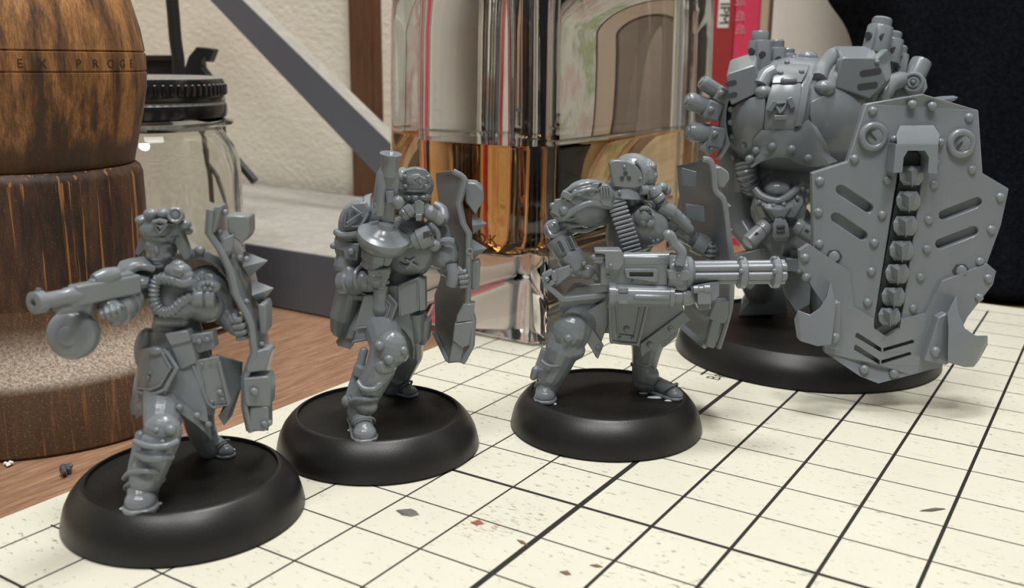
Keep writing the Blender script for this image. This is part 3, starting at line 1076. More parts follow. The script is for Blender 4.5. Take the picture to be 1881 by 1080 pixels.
def boot(f, heel, toe, w, ankle, shaft, r_ankle, r_shaft, name='boot', straps=2):
    """boot: heel and toe are (u, v) on the floor, ankle and shaft top (u, v, d)"""
    H = on_z(heel[0], heel[1], 0.485)
    T = on_z(toe[0], toe[1], 0.485)
    k = f.k
    ax = (T - H)
    L = ax.length
    ax.normalize()
    sd = Vector((-ax.y, ax.x, 0))
    up = Vector((0, 0, 1))
    A, S = f.P(ankle), f.P(shaft)
    g = Geo()
    w = w * k
    out = []
    for t, s_ in ((0.0, .62), (0.08, .82), (0.3, .8), (0.55, .92), (0.8, 1.0), (0.94, .8), (1.0, .4)):
        out.append((t, s_))
    ring = [H + ax * (t * L) + sd * (s_ * w) for t, s_ in out] + [H + ax * (t * L) - sd * (s_ * w) for t, s_ in reversed(out)]
    g.prism(ring, up * (w * 0.36))
    sole = g
    g = Geo()
    g.ell(T - ax * (w * 0.95) + up * (w * 0.5), (w * 0.88, w * 0.88, w * 0.72))
    g.ell(H + ax * (w * 0.85) + up * (w * 0.6), (w * 0.82, w * 0.82, w * 0.85))
    g.cap(T - ax * (w * 1.1) + up * (w * 0.7), w * 0.72, H + ax * (L * 0.42) + up * (w * 1.15), w * 0.8)
    g.cap(H + ax * (L * 0.34) + up * (w * 0.8), w * 0.85, A, r_ankle * k)
    g.cap(A, r_ankle * k, S, r_shaft * k)
    b = g.build(name, M['plastic'], f.root, remesh=1.3 * k, smooth=3)
    sole.build('sole', M['plastic'], b, bevel=0.12 * w)
    for q in range(straps):
        g = Geo()
        t = 0.25 + 0.5 * q
        c = A.lerp(S, t) if q else (T - ax * (w * 1.55) + up * (w * 1.1))
        axis = (S - A) if q else (ax * 1.0 - up * 0.9)
        R = (r_ankle + (r_shaft - r_ankle) * t) * k * 1.04 if q else w * 0.86
        g.torus(c, axis, R, 2.2 * k, 24, 8)
        g.build('boot_strap', M['plastic'], b)
    return b
def hand(g, f, palm, along, across, r, curl=1.0):
    """gripping hand into Geo g: palm centre, finger-row direction and curl direction as vectors in px frame"""
    k = f.k
    C = f.P(palm)
    al = dv(*along).normalized()
    ac = dv(*across).normalized()
    n = al.cross(ac).normalized()
    g.ell(C, (r * k, r * 0.8 * k, r * 0.9 * k), rot_v(0, 0, 0))
    for i in range(4):
        o = C + al * ((i - 1.5) * r * 0.55 * k)
        L = (0.95, 1.05, 1.0, 0.8)[i] * r * k
        p1 = o + ac * L * 0.8 + n * 0.25 * r * k
        p2 = p1 + ac * L * 0.35 - n * L * 0.6 * curl
        p3 = p2 - ac * L * 0.45 - n * L * 0.35 * curl
        q = 0.27 * r * k
        g.cap(o, q, p1, q, 8)
        g.cap(p1, q, p2, q * 0.95, 8)
        g.cap(p2, q * 0.95, p3, q * 0.85, 8)
    t0 = C - al * (r * 0.7 * k)
    t1 = t0 - al * (0.45 * r * k) + ac * (0.5 * r * k)
    t2 = t1 + ac * (0.5 * r * k) + al * (0.15 * r * k)
    g.cap(t0, 0.33 * r * k, t1, 0.3 * r * k, 8)
    g.cap(t1, 0.3 * r * k, t2, 0.24 * r * k, 8)
TROOP = 'grey plastic trooper miniatures on round bases'
M['recess_shade'] = simple('painted_recess_shade', (0.05, 0.055, 0.06), 0.6)  # dark colour paints the shade inside holes and slots of the grey plastic
# ------------------------------------------------------------------ shared: shield drawn from its near and far edges
def side_shield(f, near, far, dn, df, label, bow=14, th=10, tdir=(1, .55, 0), rim=5.0):
    sh = f.part('shield')
    rows = []
    for a, b2 in zip(near, far):
        pa, pb = f.P((a[0], a[1], dn)), f.P((b2[0], b2[1], df))
        pm = f.P(((a[0] + b2[0]) / 2 + bow, (a[1] + b2[1]) / 2 - 2, (dn + df) / 2))
        t = dv(*tdir).normalized() * (th * f.k)
        rows.append([pa, pm, pb, pb + t, pm + t, pa + t])
    sh.rings(rows)
    o = sh.end(bevel=1.2, label=label)
    q = f.part('shield_rim', o)
    q.tb([(a[0] + 2, a[1], dn + 2) for a in near], rim, 8, 0)
    q.end()
    return o


# ------------------------------------------------------------------ bare-faced trooper pointing a drum gun
def build_gunner():
    f = Fig('trooper_miniature', 'grey plastic bare-faced trooper miniature pointing a drum gun beside the wooden mill', 'miniature', -4.02, 11.09, TROOP)
    base = f.base(1.445, None)
    c = lambda x, y, d=0.0: (x / 3.0, 360 + y / 3.0, d)
    e = lambda x, y, d=0.0: (100 + x / 2.16, 560 + y / 2.16, d)
    w = lambda x, y, d=0.0: (360 + x / 2.4, 360 + y / 2.4, d)
    dF, dB = f.floor(258, 928), f.floor(390, 838)
    b = f.part('body')
    b.s((325, 545, -12), (56, 44, 60), (0, 4, 0))
    b.s((328, 540, 6), (50, 36, 46))
    b.s((325, 605, -10), (46, 38, 40))
    b.s((330, 650, -10), (60, 46, 44))
    b.c((300, 515, -8), 22, (297, 490, -4), 20)
    b.s((296, 452, 2), (28, 32, 38))
    b.s((296, 466, 12), (24, 22, 24))
    # face: nose, lips, cheeks, brow
    b.s((289, 462, 32), (4.5, 6, 9), (18, 0, 0))
    b.s((288, 477, 30), (9, 5, 3))
    b.s((289, 483, 29), (8, 5, 3))
    b.s((292, 489, 26), (10, 7, 6))
    b.s((279, 450, 26), (11, 6, 5))
    b.s((303, 450, 26), (12, 6, 5))
    b.s((277, 470, 22), (8, 8, 8))
    b.s((307, 470, 22), (9, 8, 8))
    for u_ in (280, 303):
        b.s((u_, 457, 25), (5.5, 5, 3))
    # legs
    b.ch([(305, 690, 0, 42), (300, 760, dF * .55, 36), (296, 800, dF * .8, 30), (278, 858, dF - 8, 26), (262, 905, dF - 10, 24)])
    b.ch([(352, 690, -30, 42), (362, 755, dB * .7, 32), (372, 800, dB - 4, 26), (385, 825, dB - 4, 22)])
    # right arm points the gun
    b.ch([(262, 508, 0, 30), (240, 540, 40, 28), (228, 560, 70, 24)])
    b.ch([(228, 560, 70, 24), (214, 572, 90, 22), (200, 565, 112, 20)])
    # left arm
    b.ch([(378, 515, -20, 30), (408, 545, -28, 28), (412, 575, -18, 24)])
    b.ch([(412, 575, -18, 22), (428, 592, -4, 20), (438, 600, 0, 18)])
    b.end(remesh=1.5, smooth=2)
    h = f.part('hand')
    hand(h, f, (438, 600, 6), (0.25, 0, -1), (.3, -.95, 0), 21)
    h.end(remesh=1.0, smooth=1)
    h = f.part('hand')
    hand(h, f, (205, 572, 118), (-.8, -.4, -.2), (.1, -.8, .4), 17)
    h.end(remesh=1.0, smooth=1)
    # helmet
    q = f.part('helmet')
    q.s((300, 420, -4), (42, 42, 32), (0, 4, 0), 22, 14)
    q.s((298, 400, -6), (40, 38, 14))
    o = q.end(remesh=1.3, smooth=2)
    q = f.part('helmet_band', o)
    q.loft([[(296 + x, v, d - t) for x, v, d in ((-43, 418, 8), (-30, 412, 28), (-10, 410, 38), (12, 410, 38), (32, 414, 28), (46, 420, 8), (44, 432, 10), (30, 436, 30), (10, 437, 41), (-12, 437, 41), (-30, 434, 32), (-42, 430, 12))] for t in (0, 26)])
    q.end(bevel=2)
    q = f.part('helmet_emblem', o)
    q.tb([c(845, 150, 42), c(885, 175, 44), c(920, 150, 42), c(882, 205, 43)], 4, 8, 0, True)
    q.tb([c(845, 145, 42), c(882, 135, 44), c(922, 145, 42)], 4, 8, 0)
    q.end()
    for u, v, d, rr in ((278, 393, 26, (14, 12, 10)), (300, 392, 30, (11, 12, 9)), (322, 395, 28, (16, 14, 15)), (340, 412, 16, (11, 12, 9)), (262, 404, 12, (13, 16, 9)), (346, 424, 6, (8, 9, 7))):
        q = f.part('goggle_lump', o)
        q.s((u, v, d), rr)
        q.end()
    q = f.part('goggle_lens', o)
    q.to((322, 395, 40), (0.2, -1, .3), 11, 3)
    q.end()
    q = f.part('ear_flap', o)
    q.pr([(268, 432, 18), (258, 432, 10), (246, 466, 4), (255, 472, 8), (272, 455, 16)], 16)
    q.end(bevel=3)
    q = f.part('ear_flap', o)
    q.pr([c(965, 205, 24), c(1000, 190, 20), c(1052, 330, 14), c(1040, 355, 16), c(1005, 358, 22), c(960, 260, 26)], 18)
    q.end(bevel=3)
    # shoulder plates
    def plate(name, top, bot, d0, d1, th=30):
        q = f.part(name)
        n = len(top)
        rows = []
        for i, (a, b_) in enumerate(zip(top, bot)):
            d = d0 + (d1 - d0) * i / (n - 1)
            m_ = ((a[0] + b_[0]) / 2, (a[1] + b_[1]) / 2)
            rows.append([c(*a, d - 8), c(*m_, d + 4), c(*b_, d + 8), c(b_[0], b_[1] + 2, d - th), c(m_[0], m_[1], d - th - 6), c(*a, d - th - 10)])
        q.loft(rows)
        return q.end(bevel=2, sharp=55)
    plate('pauldron', [(588, 440), (640, 398), (662, 358), (720, 342), (790, 332), (864, 385)], [(595, 470), (645, 466), (690, 442), (745, 402), (800, 395), (857, 412)], 54, 28)
    q = f.part('pauldron_rim')
    q.tb([c(590, 470, 52), c(640, 460, 54), c(690, 440, 52), c(750, 395, 46), c(800, 390, 42), c(850, 405, 36)], 7, 10)
    q.end()
    plate('pauldron', [(615, 488), (670, 468), (715, 452), (770, 428), (828, 440)], [(632, 520), (688, 530), (732, 520), (780, 495), (818, 490)], 68, 44)
    q = f.part('pauldron_rim')
    q.tb([c(620, 520, 66), c(680, 528, 66), (240, 525, 60), c(770, 495, 52), c(815, 490, 44)], 6, 10)
    q.end()
    q = f.part('pauldron')
    q.loft([[c(x, y, d), c(x + 8, y + 55, d + 10), c(x + 8, y + 60, d - 36), c(x, y, d - 46)] for x, y, d in ((1050, 295, -8), (1090, 285, -4), (1150, 310, -6), (1210, 350, -14), (1245, 400, -24))])
    q.s(c(1100, 300, 4), (10, 8, 8))
    q.end(bevel=3, sharp=50)
    q = f.part('pauldron')
    q.loft([[c(x, y, d), c(x + 4, y + 45, d + 8), c(x + 4, y + 50, d - 30), c(x, y, d - 36)] for x, y, d in ((1120, 420, 4), (1170, 425, 4), (1215, 445, -2), (1250, 480, -12))])
    q.end(bevel=3, sharp=50)
    # chest armour, hose and respirator
    q = f.part('chest_plate')
    q.s((322, 552, 16), (46, 30, 40), (0, 4, 0), 22, 14)
    q.s((372, 560, 6), (40, 26, 32), (0, 16, 0), 20, 12)
    q.c(c(880, 680, 34), 12, c(1000, 690, 30), 12)
    o = q.end(remesh=1.4, smooth=2)
    q = f.part('chest_hose', o)
    pts = [c(1060, 460, 46), c(1010, 480, 52), c(940, 460, 52), c(870, 460, 46), c(850, 520, 50), c(856, 590, 52), c(895, 640, 50), c(950, 630, 52), c(1000, 585, 50), c(1060, 550, 44)]
    q.tb(pts, 8.5, 12)
    hs = q.end()
    pp = catmull([f.P(p) for p in pts], 6)
    for i in range(10, len(pp) - 2, 2):
        q = f.part('hose_ring', hs)
        q.torus(pp[i], pp[i + 1] - pp[i - 1], 8.6 * f.k, 1.9 * f.k, 14, 6)
        q.end()
    q = f.part('respirator', o)
    q.s(c(980, 410, 44), (24, 16, 15))
    q.s(c(1020, 440, 44), (16, 14, 13))
    q.s(c(980, 385, 44), (14, 12, 11))
    q.s(c(930, 440, 42), (14, 12, 10))
    q.end(remesh=1.2, smooth=1)
    q = f.part('respirator_vent', o)
    q.bx(c(985, 412, 60), (16, 5, 8), (0, 5, 0))
    q.end(bevel=2)
    q = f.part('chest_canister', o)
    q.lt(c(1050, 560, 34), c(1190, 560, 26), [(0, 12), (.1, 17), (.5, 18), (.55, 15), (.65, 20), (.95, 20), (1, 14)], 18)
    q.end(sharp=35)
    q = f.part('chest_vent', o)
    q.s(c(1150, 500, 28), (22, 14, 13))
    q.s(c(1110, 520, 30), (12, 12, 12))
    q.end(remesh=1.2, smooth=1)
    for x, y in ((1120, 485), (1145, 480), (1170, 490), (1130, 508), (1160, 512)):
        f.rivet(o, c(x, y, 42), 4)
    # belt and pouches
    q = f.part('belt')
    q.loft([ring_h(327, 606, 50, 40, -10, 24), ring_h(328, 622, 53, 43, -10, 24)])
    q.end(sharp=60)
    q = f.part('belt_pouch')
    q.pr([c(915, 765, 56), c(1030, 745, 56), c(1082, 910, 60), c(1075, 925, 60), c(1000, 958, 62), c(985, 945, 62)], 30)
    o = q.end(bevel=2.5)
    q = f.part('pouch_flap', o)
    q.pr([c(905, 762, 60), c(1030, 742, 60), c(1050, 800, 61), c(940, 830, 61)], 10)
    q.end(bevel=2.5)
    q = f.part('belt_pouch')
    q.pr([c(1045, 770, 44), c(1170, 752, 38), c(1184, 840, 40), c(1085, 872, 46)], 28)
    o = q.end(bevel=2.5)
    q = f.part('pouch_flap', o)
    q.pr([c(1042, 768, 48), c(1170, 748, 42), c(1176, 792, 43), c(1060, 815, 49)], 8)
    q.end(bevel=2)
    for x, y in ((1098, 800), (1142, 790)):
        f.rivet(o, c(x, y, 49), 5)
    # coat and armoured skirt
    k = f.part('coat_skirt')
    k.loft([ring_h(322, 610, 52, 42, -10, 24), ring_h(322, 660, 68, 56, -6, 24), ring_h(322, 710, 78, 66, -2, 24), ring_h(318, 748, 80, 70, 2, 24), ring_h(318, 762, 78, 68, 2, 24)])
    k.end(sharp=60)
    p = f.part('coat_side')
    p.s((268, 640, 0), (20, 26, 40), (0, 10, 0))
    p.end()
    p = f.part('coat_hem')
    hem = [e(318, 430, 34), e(345, 408, 58), e(400, 385, 76), e(470, 395, 82), e(530, 430, 78), e(590, 480, 62), e(622, 515, 46)]
    hem = [tuple(v_) for v_ in catmull([Vector(q_) for q_ in hem], 3)]
    p.loft([[(u, v - 12, d - 4), (u + 2, v + 11, d), (u + 2, v + 12, d - 24), (u, v - 12, d - 24)] for u, v, d in hem])
    o = p.end(sharp=60)
    for x, y, d in ((495, 407, 84), (565, 440, 78), (610, 474, 64)):
        f.rivet(o, e(x, y, d), 6.5)
    p = f.part('coat_panel')
    p.loft([[e(440, 200, 50), e(560, 200, 52), e(560, 210, 30), e(440, 210, 30)], [e(450, 300, 66), e(590, 300, 62), e(590, 310, 36), e(450, 310, 36)], [e(420, 388, 76), e(610, 470, 66), e(612, 476, 36), e(420, 398, 46)]])
    p.end(sharp=50)
    p = f.part('coat_flap')
    p.pr([e(640, 200, 10), e(745, 230, -10), e(740, 330, -6), e(705, 440, 0), e(672, 480, 4), e(648, 440, 8), e(700, 380, 20)], 6)
    p.end(bevel=1)
    tas = f.part('tasset')
    tas.loft([[e(340, 175, 30), e(385, 165, 52), e(440, 175, 60), e(440, 180, 44), e(385, 172, 36), e(340, 182, 14)],
              [e(330, 260, 38), e(385, 255, 66), e(488, 245, 72), e(486, 250, 56), e(385, 262, 50), e(330, 266, 22)],
              [e(328, 335, 40), e(385, 350, 70), e(455, 330, 78), e(452, 334, 62), e(385, 356, 54), e(328, 340, 24)],
              [e(335, 372, 42), e(385, 392, 70), e(432, 372, 80), e(430, 376, 64), e(385, 396, 54), e(335, 377, 26)]])
    o = tas.end(bevel=1.5, sharp=45)
    t2 = f.part('tasset_rim', o)
    t2.tb([e(332, 345, 44), e(385, 360, 74), e(440, 335, 82), e(486, 250, 76), e(445, 185, 64)], 3.5, 8, 0)
    t2.tb([e(334, 330, 42), e(383, 335, 71), e(422, 318, 77), e(462, 250, 74), e(425, 185, 60)], 2.6, 8, 0)
    t2.end()
    q = f.part('tasset_boss', o)
    q.s(e(403, 182, 58), (14, 8, 8))
    q.end()
    for x, y in ((380, 268), (372, 288), (390, 296)):
        f.rivet(o, e(x, y, 66), 4)
    tas = f.part('tasset')
    tas.pr([e(545, 225, 56), e(650, 205, 48), e(700, 385, 46), e(690, 400, 46), e(635, 415, 58), e(612, 408, 60), e(600, 390, 62)], 8)
    o = tas.end(bevel=1.5)
    t2 = f.part('tasset_rim', o)
    t2.tb([e(550, 240, 58), e(606, 388, 64), e(632, 408, 61), e(690, 394, 49), e(652, 225, 51)], 3, 8, 0)
    t2.end()
    for x, y, rr in ((655, 347, 5.5), (665, 375, 3.5), (625, 385, 4), (620, 215, 3.5), (585, 235, 3.5)):
        f.rivet(o, e(x, y, 58), rr)
    # legs: knee, greave, boots
    kp = f.part('knee_pad')
    kp.s(e(430, 500, dF * .75 + 14), (34, 26, 32), (0, 10, 0))
    kp.s(e(395, 545, dF * .8 + 20), (24, 18, 20))
    o = kp.end(remesh=1.5, smooth=2)
    f.rivet(o, e(460, 497, dF * .75 + 38), 10)
    f.rivet(o, e(405, 498, dF * .75 + 36), 6)
    f.rivet(o, e(430, 545, dF * .8 + 38), 5)
    gr = f.part('greave')
    gr.ch([(298, 806, dF * .8 + 2, 32), (270, 880, dF - 4, 28)])
    gr.ch([(258, 800, dF * .75, 10), (240, 878, dF - 8, 9)])
    gr.tb([e(318, 540, dF + 6), e(370, 560, dF + 28), e(440, 560, dF + 26), e(490, 540, dF + 6)], 5.5)
    gr.tb([e(325, 590, dF + 6), e(370, 610, dF + 26), e(420, 610, dF + 28), e(468, 600, dF + 6)], 7)
    gr.tb([e(275, 690, dF), e(300, 665, dF + 16), e(360, 660, dF + 28), e(415, 668, dF + 14)], 5)
    gr.s(e(350, 700, dF + 12), (24, 16, 26))
    gr.end(remesh=1.4, smooth=1)
    boot(f, (266, 905), (256, 950), 31, (264, 896, dF - 12), (272, 866, dF - 10), 27, 30)
    boot(f, (375, 822), (426, 842), 19, (384, 815, dB - 4), (376, 796, dB - 4), 21, 25, straps=1)
    f.glue(base, [(228, 935, 9, 8), (290, 925, 8, 6), (240, 944, 10, 6), (282, 944, 8, 5), (420, 835, 10, 5), (408, 842, 8, 3), (428, 826, 5, 4)])
    # --- drum gun pointing left and towards the viewer
    B0, B1 = Vector((252, 520, 62)), Vector((60, 557, 235))
    L = lambda t, dz=0.0, du=0.0: tuple(B0.lerp(B1, t) + Vector((du, dz, 0)))
    r = f.part('drum_gun')
    r.br(L(0.0), L(.62), 26, 34, (0, 0, 1))
    r.br(L(.05, -16), L(.45, -15), 16, 16, (0, 0, 1))
    r.br(L(.55, 6), L(.68, 6), 24, 28, (0, 0, 1))
    gun = r.end(bevel=4, label='drum-fed gun pointed forward')
    q = f.part('barrel', gun)
    q.lt(L(.55), L(1.0), [(0, 14), (.3, 15), (.34, 13), (.78, 13), (.8, 18), (.98, 18), (1, 14), (1, 7), (.92, 5)], 20)
    q.end(sharp=35)
    q = f.part('front_sight', gun)
    q.pr([L(.92, -14), L(.98, -14), L(.97, -27), L(.93, -24)], 5)
    q.end(bevel=1)
    q = f.part('rear_sight', gun)
    q.lt(L(.2, -24), L(.42, -22), [(0, 10), (0, 13), (.4, 15), (.7, 13), (1, 9)], 16)
    q.end()
    q = f.part('gas_tube', gun)
    q.lt(L(.5, 20), L(.78, 18), [(0, 8), (.1, 11), (.9, 11), (1, 7)], 14)
    q.end()
    q = f.part('charging_knob', gun)
    q.s(L(.42, 8, -10), (9, 9, 9))
    q.c(L(.42, 8, 0), 6, L(.46, 8, -10), 6)
    q.end()
    ax = (B1 - B0).normalized()
    m0, m1 = (146, 610, 118), (124, 618, 160)
    q = f.part('drum_magazine', gun)
    q.lt(m0, m1, [(0, 24), (0, 34), (.1, 39), (.35, 42), (.7, 42), (.9, 38), (.97, 30), (1, 18)], 32)
    o = q.end(sharp=50)
    q = f.part('drum_cap', o)
    q.lt(m1, (123, 618.5, 163), [(0, 17), (.6, 16), (1, 10)], 18)
    q.end()
    q = f.part('drum_neck', gun)
    q.ch([(150, 585, 120, 18), (158, 555, 130, 16)])
    q.end()
    q = f.part('grip', gun)
    q.ch([(205, 556, 96, 13), (212, 588, 96, 12)])
    q.end()
    q = f.part('cuff')
    q.lt((240, 545, 52), (212, 572, 92), [(0, 24), (0, 28), (.3, 29), (.35, 26), (.6, 26), (.65, 29), (.95, 28), (1, 22)], 22)
    o = q.end(sharp=35)
    f.rivet(o, (206, 566, 112), 7)
    f.rivet(o, (226, 578, 98), 6)
    # --- shield, edge on, its spiked face to the right
    near = [w(62, 60), w(55, 165), w(108, 242), w(148, 330), w(170, 430), w(214, 510), w(240, 570), w(256, 690), w(215, 800), w(215, 930), w(238, 1040)]
    far = [w(130, 52), w(150, 150), w(215, 235), w(262, 330), w(285, 430), w(300, 510), w(315, 590), w(330, 690), w(330, 800), w(332, 930), w(320, 1035)]
    sh = side_shield(f, near, far, 24, -110, 'spiked shield seen edge on', 10, 9, (-.8, .3, 0), 5.5)
    q = f.part('shield_top', sh)
    q.pr([w(55, 165, 26), w(78, 48, 24), w(104, 42, 24), w(108, 60, 24), w(80, 165, 26)], 40)
    q.end(bevel=3)
    q = f.part('shield_clamp', sh)
    q.pr([w(138, 86, 10), w(232, 90, 0), w(235, 160, 0), w(225, 185, 0), w(200, 212, 0), w(140, 165, 10)], 44)
    q.end(bevel=3)
    q = f.part('clamp_plate', sh)
    q.pr([w(118, 190, 26), w(165, 168, 20), w(160, 240, 20), w(120, 252, 26)], 10)
    q.end(bevel=2)
    for (x0, y0, x1, y1) in ((222, 300, 316, 285), (262, 425, 342, 406)):
        q = f.part('spike', sh)
        q.lt(w(x0, y0, -34), w(x1, y1, -34), [(0, 24), (.08, 23), (1, 0.8)], 4)
        q.end(sharp=20)
    for x, y in ((160, 265), (195, 272), (224, 278), (222, 466), (290, 655), (105, 160), (130, 72)):
        f.rivet(sh, w(x, y, 8), 5.5, (.5, -.8, .2))
    q = f.part('shield_boss', sh)
    q.pr([w(272, 480, 2), w(300, 476, 2), w(308, 500, 2), w(308, 610, 2), w(280, 612, 2)], 50)
    q.end(bevel=3)
    q = f.part('shield_latch', sh)
    q.pr([w(248, 690, 30), w(318, 672, 22), w(332, 685, 18), w(308, 770, 24), w(222, 782, 34), w(220, 755, 34)], 36)
    q.pr([w(206, 805, 36), w(318, 795, 26), w(330, 820, 24), w(326, 930, 24), w(228, 930, 34), w(214, 915, 36)], 40)
    q.pr([w(236, 930, 30), w(318, 930, 26), w(320, 1025, 24), w(300, 1040, 26), w(236, 1036, 30)], 34)
    o = q.end(bevel=3)
    f.rivet(o, w(255, 862, 36), 8)
    f.rivet(o, w(300, 1005, 28), 7)
    f.rivet(o, w(325, 1000, 20), 6, (.8, -.5, .2))
build_gunner()

# ------------------------------------------------------------------ trooper with the upright drum gun
M['lens'] = simple('smoked_lens_plastic', (0.10, 0.11, 0.12), 0.15)
def build_drumgunner():
    f = Fig('trooper_miniature', 'grey plastic trooper miniature in a gas mask holding a drum gun upright', 'miniature', -1.925, 13.29, TROOP)
    base = f.base(1.465, None)
    c = lambda x, y, d=0.0: (580 + x / 3.176, 240 + y / 3.176, d)
    e = lambda x, y, d=0.0: (500 + x / 3.0, 540 + y / 3.0, d)
    dF, dB = f.floor(665, 795), f.floor(725, 722)
    b = f.part('body')
    b.s((748, 455, -10), (52, 40, 60), (0, -6, 0))
    b.s((752, 440, 4), (44, 34, 44))
    b.s((728, 520, -14), (44, 36, 40))
    b.s((716, 568, -12), (54, 42, 40))
    b.c((756, 405, -12), 22, (762, 362, -8), 20)
    b.s((762, 345, -6), (31, 34, 37))
    b.ch([(695, 580, 0, 36), (712, 636, dF * .8, 31), (700, 672, dF * .9, 27), (668, 730, dF - 12, 24), (660, 765, dF - 10, 21)])
    b.ch([(745, 590, -25, 34), (752, 650, dB * .7, 27), (735, 690, dB, 22), (722, 712, dB, 20)])
    b.ch([(690, 425, -14, 30), (650, 455, -8, 27), (636, 488, 4, 23)])
    b.ch([(640, 495, 6, 21), (652, 515, 24, 20), (680, 520, 40, 17)])
    b.ch([(800, 430, -16, 28), (818, 460, -8, 25), (822, 488, 0, 21)])
    b.ch([(822, 488, 0, 19), (834, 502, 10, 16), (842, 508, 14, 15)])
    b.end(remesh=1.5, smooth=3)
    h = f.part('hand')
    hand(h, f, (690, 514, 52), (0.1, 0, -1), (1, -.3, 0.05), 17)
    h.s((668, 516, 40), (20, 18, 19))
    h.end(remesh=.9, smooth=1)
    h = f.part('hand')
    hand(h, f, (843, 510, 18), (.2, 0, -1), (.5, -.85, 0), 16)
    h.end(remesh=.9, smooth=1)
    # boots and leg armour
    boot(f, (655, 770), (674, 817), 24, (659, 756, dF - 14), (668, 728, dF - 14), 22, 25)
    boot(f, (700, 712), (764, 730), 17, (716, 705, dB), (726, 690, dB), 19, 22, straps=1)
    kp = f.part('knee_pad')
    kp.s((716, 642, dF * .8 + 12), (31, 26, 36), (0, 16, 0))
    kp.s((704, 672, dF * .9 + 10), (22, 20, 18))
    kp.s((738, 650, dF * .8 + 4), (12, 20, 16))
    o = kp.end(remesh=1.4, smooth=2)
    f.rivet(o, e(590, 285, dF * .8 + 36), 9)
    f.rivet(o, e(642, 362, dF * .8 + 38), 9)
    f.rivet(o, e(722, 312, dF * .8 + 26), 8)
    gr = f.part('greave')
    gr.ch([(700, 676, dF * .9, 26), (668, 735, dF - 8, 25)])
    gr.ch([(660, 672, dF * .7, 9), (641, 735, dF - 12, 9)])
    gr.ch([(668, 645, dF * .7, 8), (660, 680, dF * .8, 8)])
    gr.lt((665, 672, dF * .8), (660, 690, dF * .8), [(0, 8), (0, 13), (1, 13), (1, 8)], 12)
    gr.tb([e(470, 480, dF + 14), e(500, 520, dF + 22), e(560, 525, dF + 22), e(605, 490, dF + 8)], 5.5)
    gr.tb([e(425, 600, dF + 4), e(460, 580, dF + 16), e(530, 580, dF + 20), e(578, 575, dF + 10)], 4.5)
    gr.s(e(520, 620, dF + 8), (20, 12, 16))
    gr.s((638, 738, dF - 12), (11, 11, 13))
    gr.end(remesh=1.3, smooth=1)
    gr = f.part('greave')
    gr.ch([(748, 660, dB * .9, 22), (728, 695, dB + 4, 22)])
    gr.tb([(712, 690, dB + 18), (730, 704, dB + 26), (748, 690, dB + 10)], 4)
    gr.end(remesh=1.3, smooth=1)
    # coat
    k = f.part('coat_skirt')
    k.loft([ring_h(722, 520, 48, 38, -12), ring_h(712, 560, 62, 46, -8), ring_h(702, 600, 70, 52, -6), ring_h(696, 622, 66, 52, -6)])
    k.end(sharp=60)
    p = f.part('coat_flap')
    p.pr([e(380, 60, 0), e(440, 20, 10), e(455, 270, 24), e(430, 305, 20), e(362, 288, 0), e(350, 262, -4), e(400, 190, 0)], 6)
    p.end(bevel=1)
    p = f.part('coat_hem')
    p.loft([[e(x, y, d), e(x + 12, y + 4, d), e(x + 16, y + 10, d - 30), e(x, y + 10, d - 30)] for x, y, d in ((645, 150, 44), (675, 165, 50), (720, 200, 46), (755, 250, 34), (770, 300, 20), (765, 350, 6))])
    p.end(sharp=60)
    p = f.part('coat_flap')
    p.pr([e(640, 40, 34), e(700, 60, 34), e(775, 200, 26), e(785, 300, 12), e(700, 200, 40), e(640, 190, 42)], 6)
    p.end(bevel=1)
    p = f.part('coat_flap')
    p.pr([e(715, 130, 0), e(850, 100, -10), e(862, 180, -10), e(790, 285, -6), e(770, 350, -6), e(700, 370, -6), e(690, 250, 0)], 6)
    p.end(bevel=1)
    tas = f.part('tasset')
    tas.pr([e(505, 10, 48), e(640, 0, 50), e(688, 52, 50), e(632, 236, 54), e(437, 268, 50), e(450, 195, 48)], 8)
    o = tas.end(bevel=1.5)
    t2 = f.part('tasset_rim', o)
    t2.tb([e(640, 5, 52), e(684, 54, 52), e(628, 232, 56), e(440, 264, 52), e(452, 200, 50)], 3, 8, 0)
    t2.end()
    for pts in ([e(618, 25, 52), e(652, 58, 52), e(606, 215, 56)], [e(470, 190, 51), e(560, 178, 54), e(600, 200, 56)]):
        t2 = f.part('tasset_ridge', o)
        t2.tb(pts, 2.2, 8, 0)
        t2.end()
    # belt boxes
    p = f.part('belt_box')
    p.pr([c(415, 905, 40), c(480, 905, 44), c(490, 1085, 44), c(455, 1090, 40), c(410, 1000, 38)], 30)
    p.pr([c(480, 905, 46), c(598, 858, 44), c(604, 1050, 44), c(492, 1088, 46)], 34)
    p.pr([c(598, 858, 42), c(640, 870, 30), c(642, 1045, 30), c(606, 1055, 42)], 30)
    o = p.end(bevel=1.5)
    for pts in ([c(488, 1075, 47), c(484, 915, 47), c(592, 870, 45), c(598, 1040, 45)],):
        t2 = f.part('box_seam', o)
        t2.tb(pts, 1.6, 6, 0)
        t2.end()
    p = f.part('scabbard')
    p.lt((762, 572, 10), (764, 628, 0), [(0, 14), (0, 20), (.75, 16), (1, 8)], 14)
    p.lt((778, 585, -4), (776, 632, -8), [(0, 10), (0, 16), (.7, 14), (1, 6)], 14)
    p.end()
    # pauldron
    p = f.part('pauldron')
    p.s((662, 412, -4), (40, 34, 48), (0, 14, 0), 22, 14)
    p.s((640, 445, -2), (26, 28, 36), (0, 10, 0))
    o = p.end(remesh=1.3, smooth=1)
    q = f.part('pauldron_plate', o)
    q.pr([c(165, 460, 24), c(205, 430, 28), c(290, 415, 30), c(318, 470, 32), c(262, 572, 36), c(180, 585, 30), c(150, 560, 24)], 14)
    q.end(bevel=3)
    q = f.part('pauldron_ridge', o)
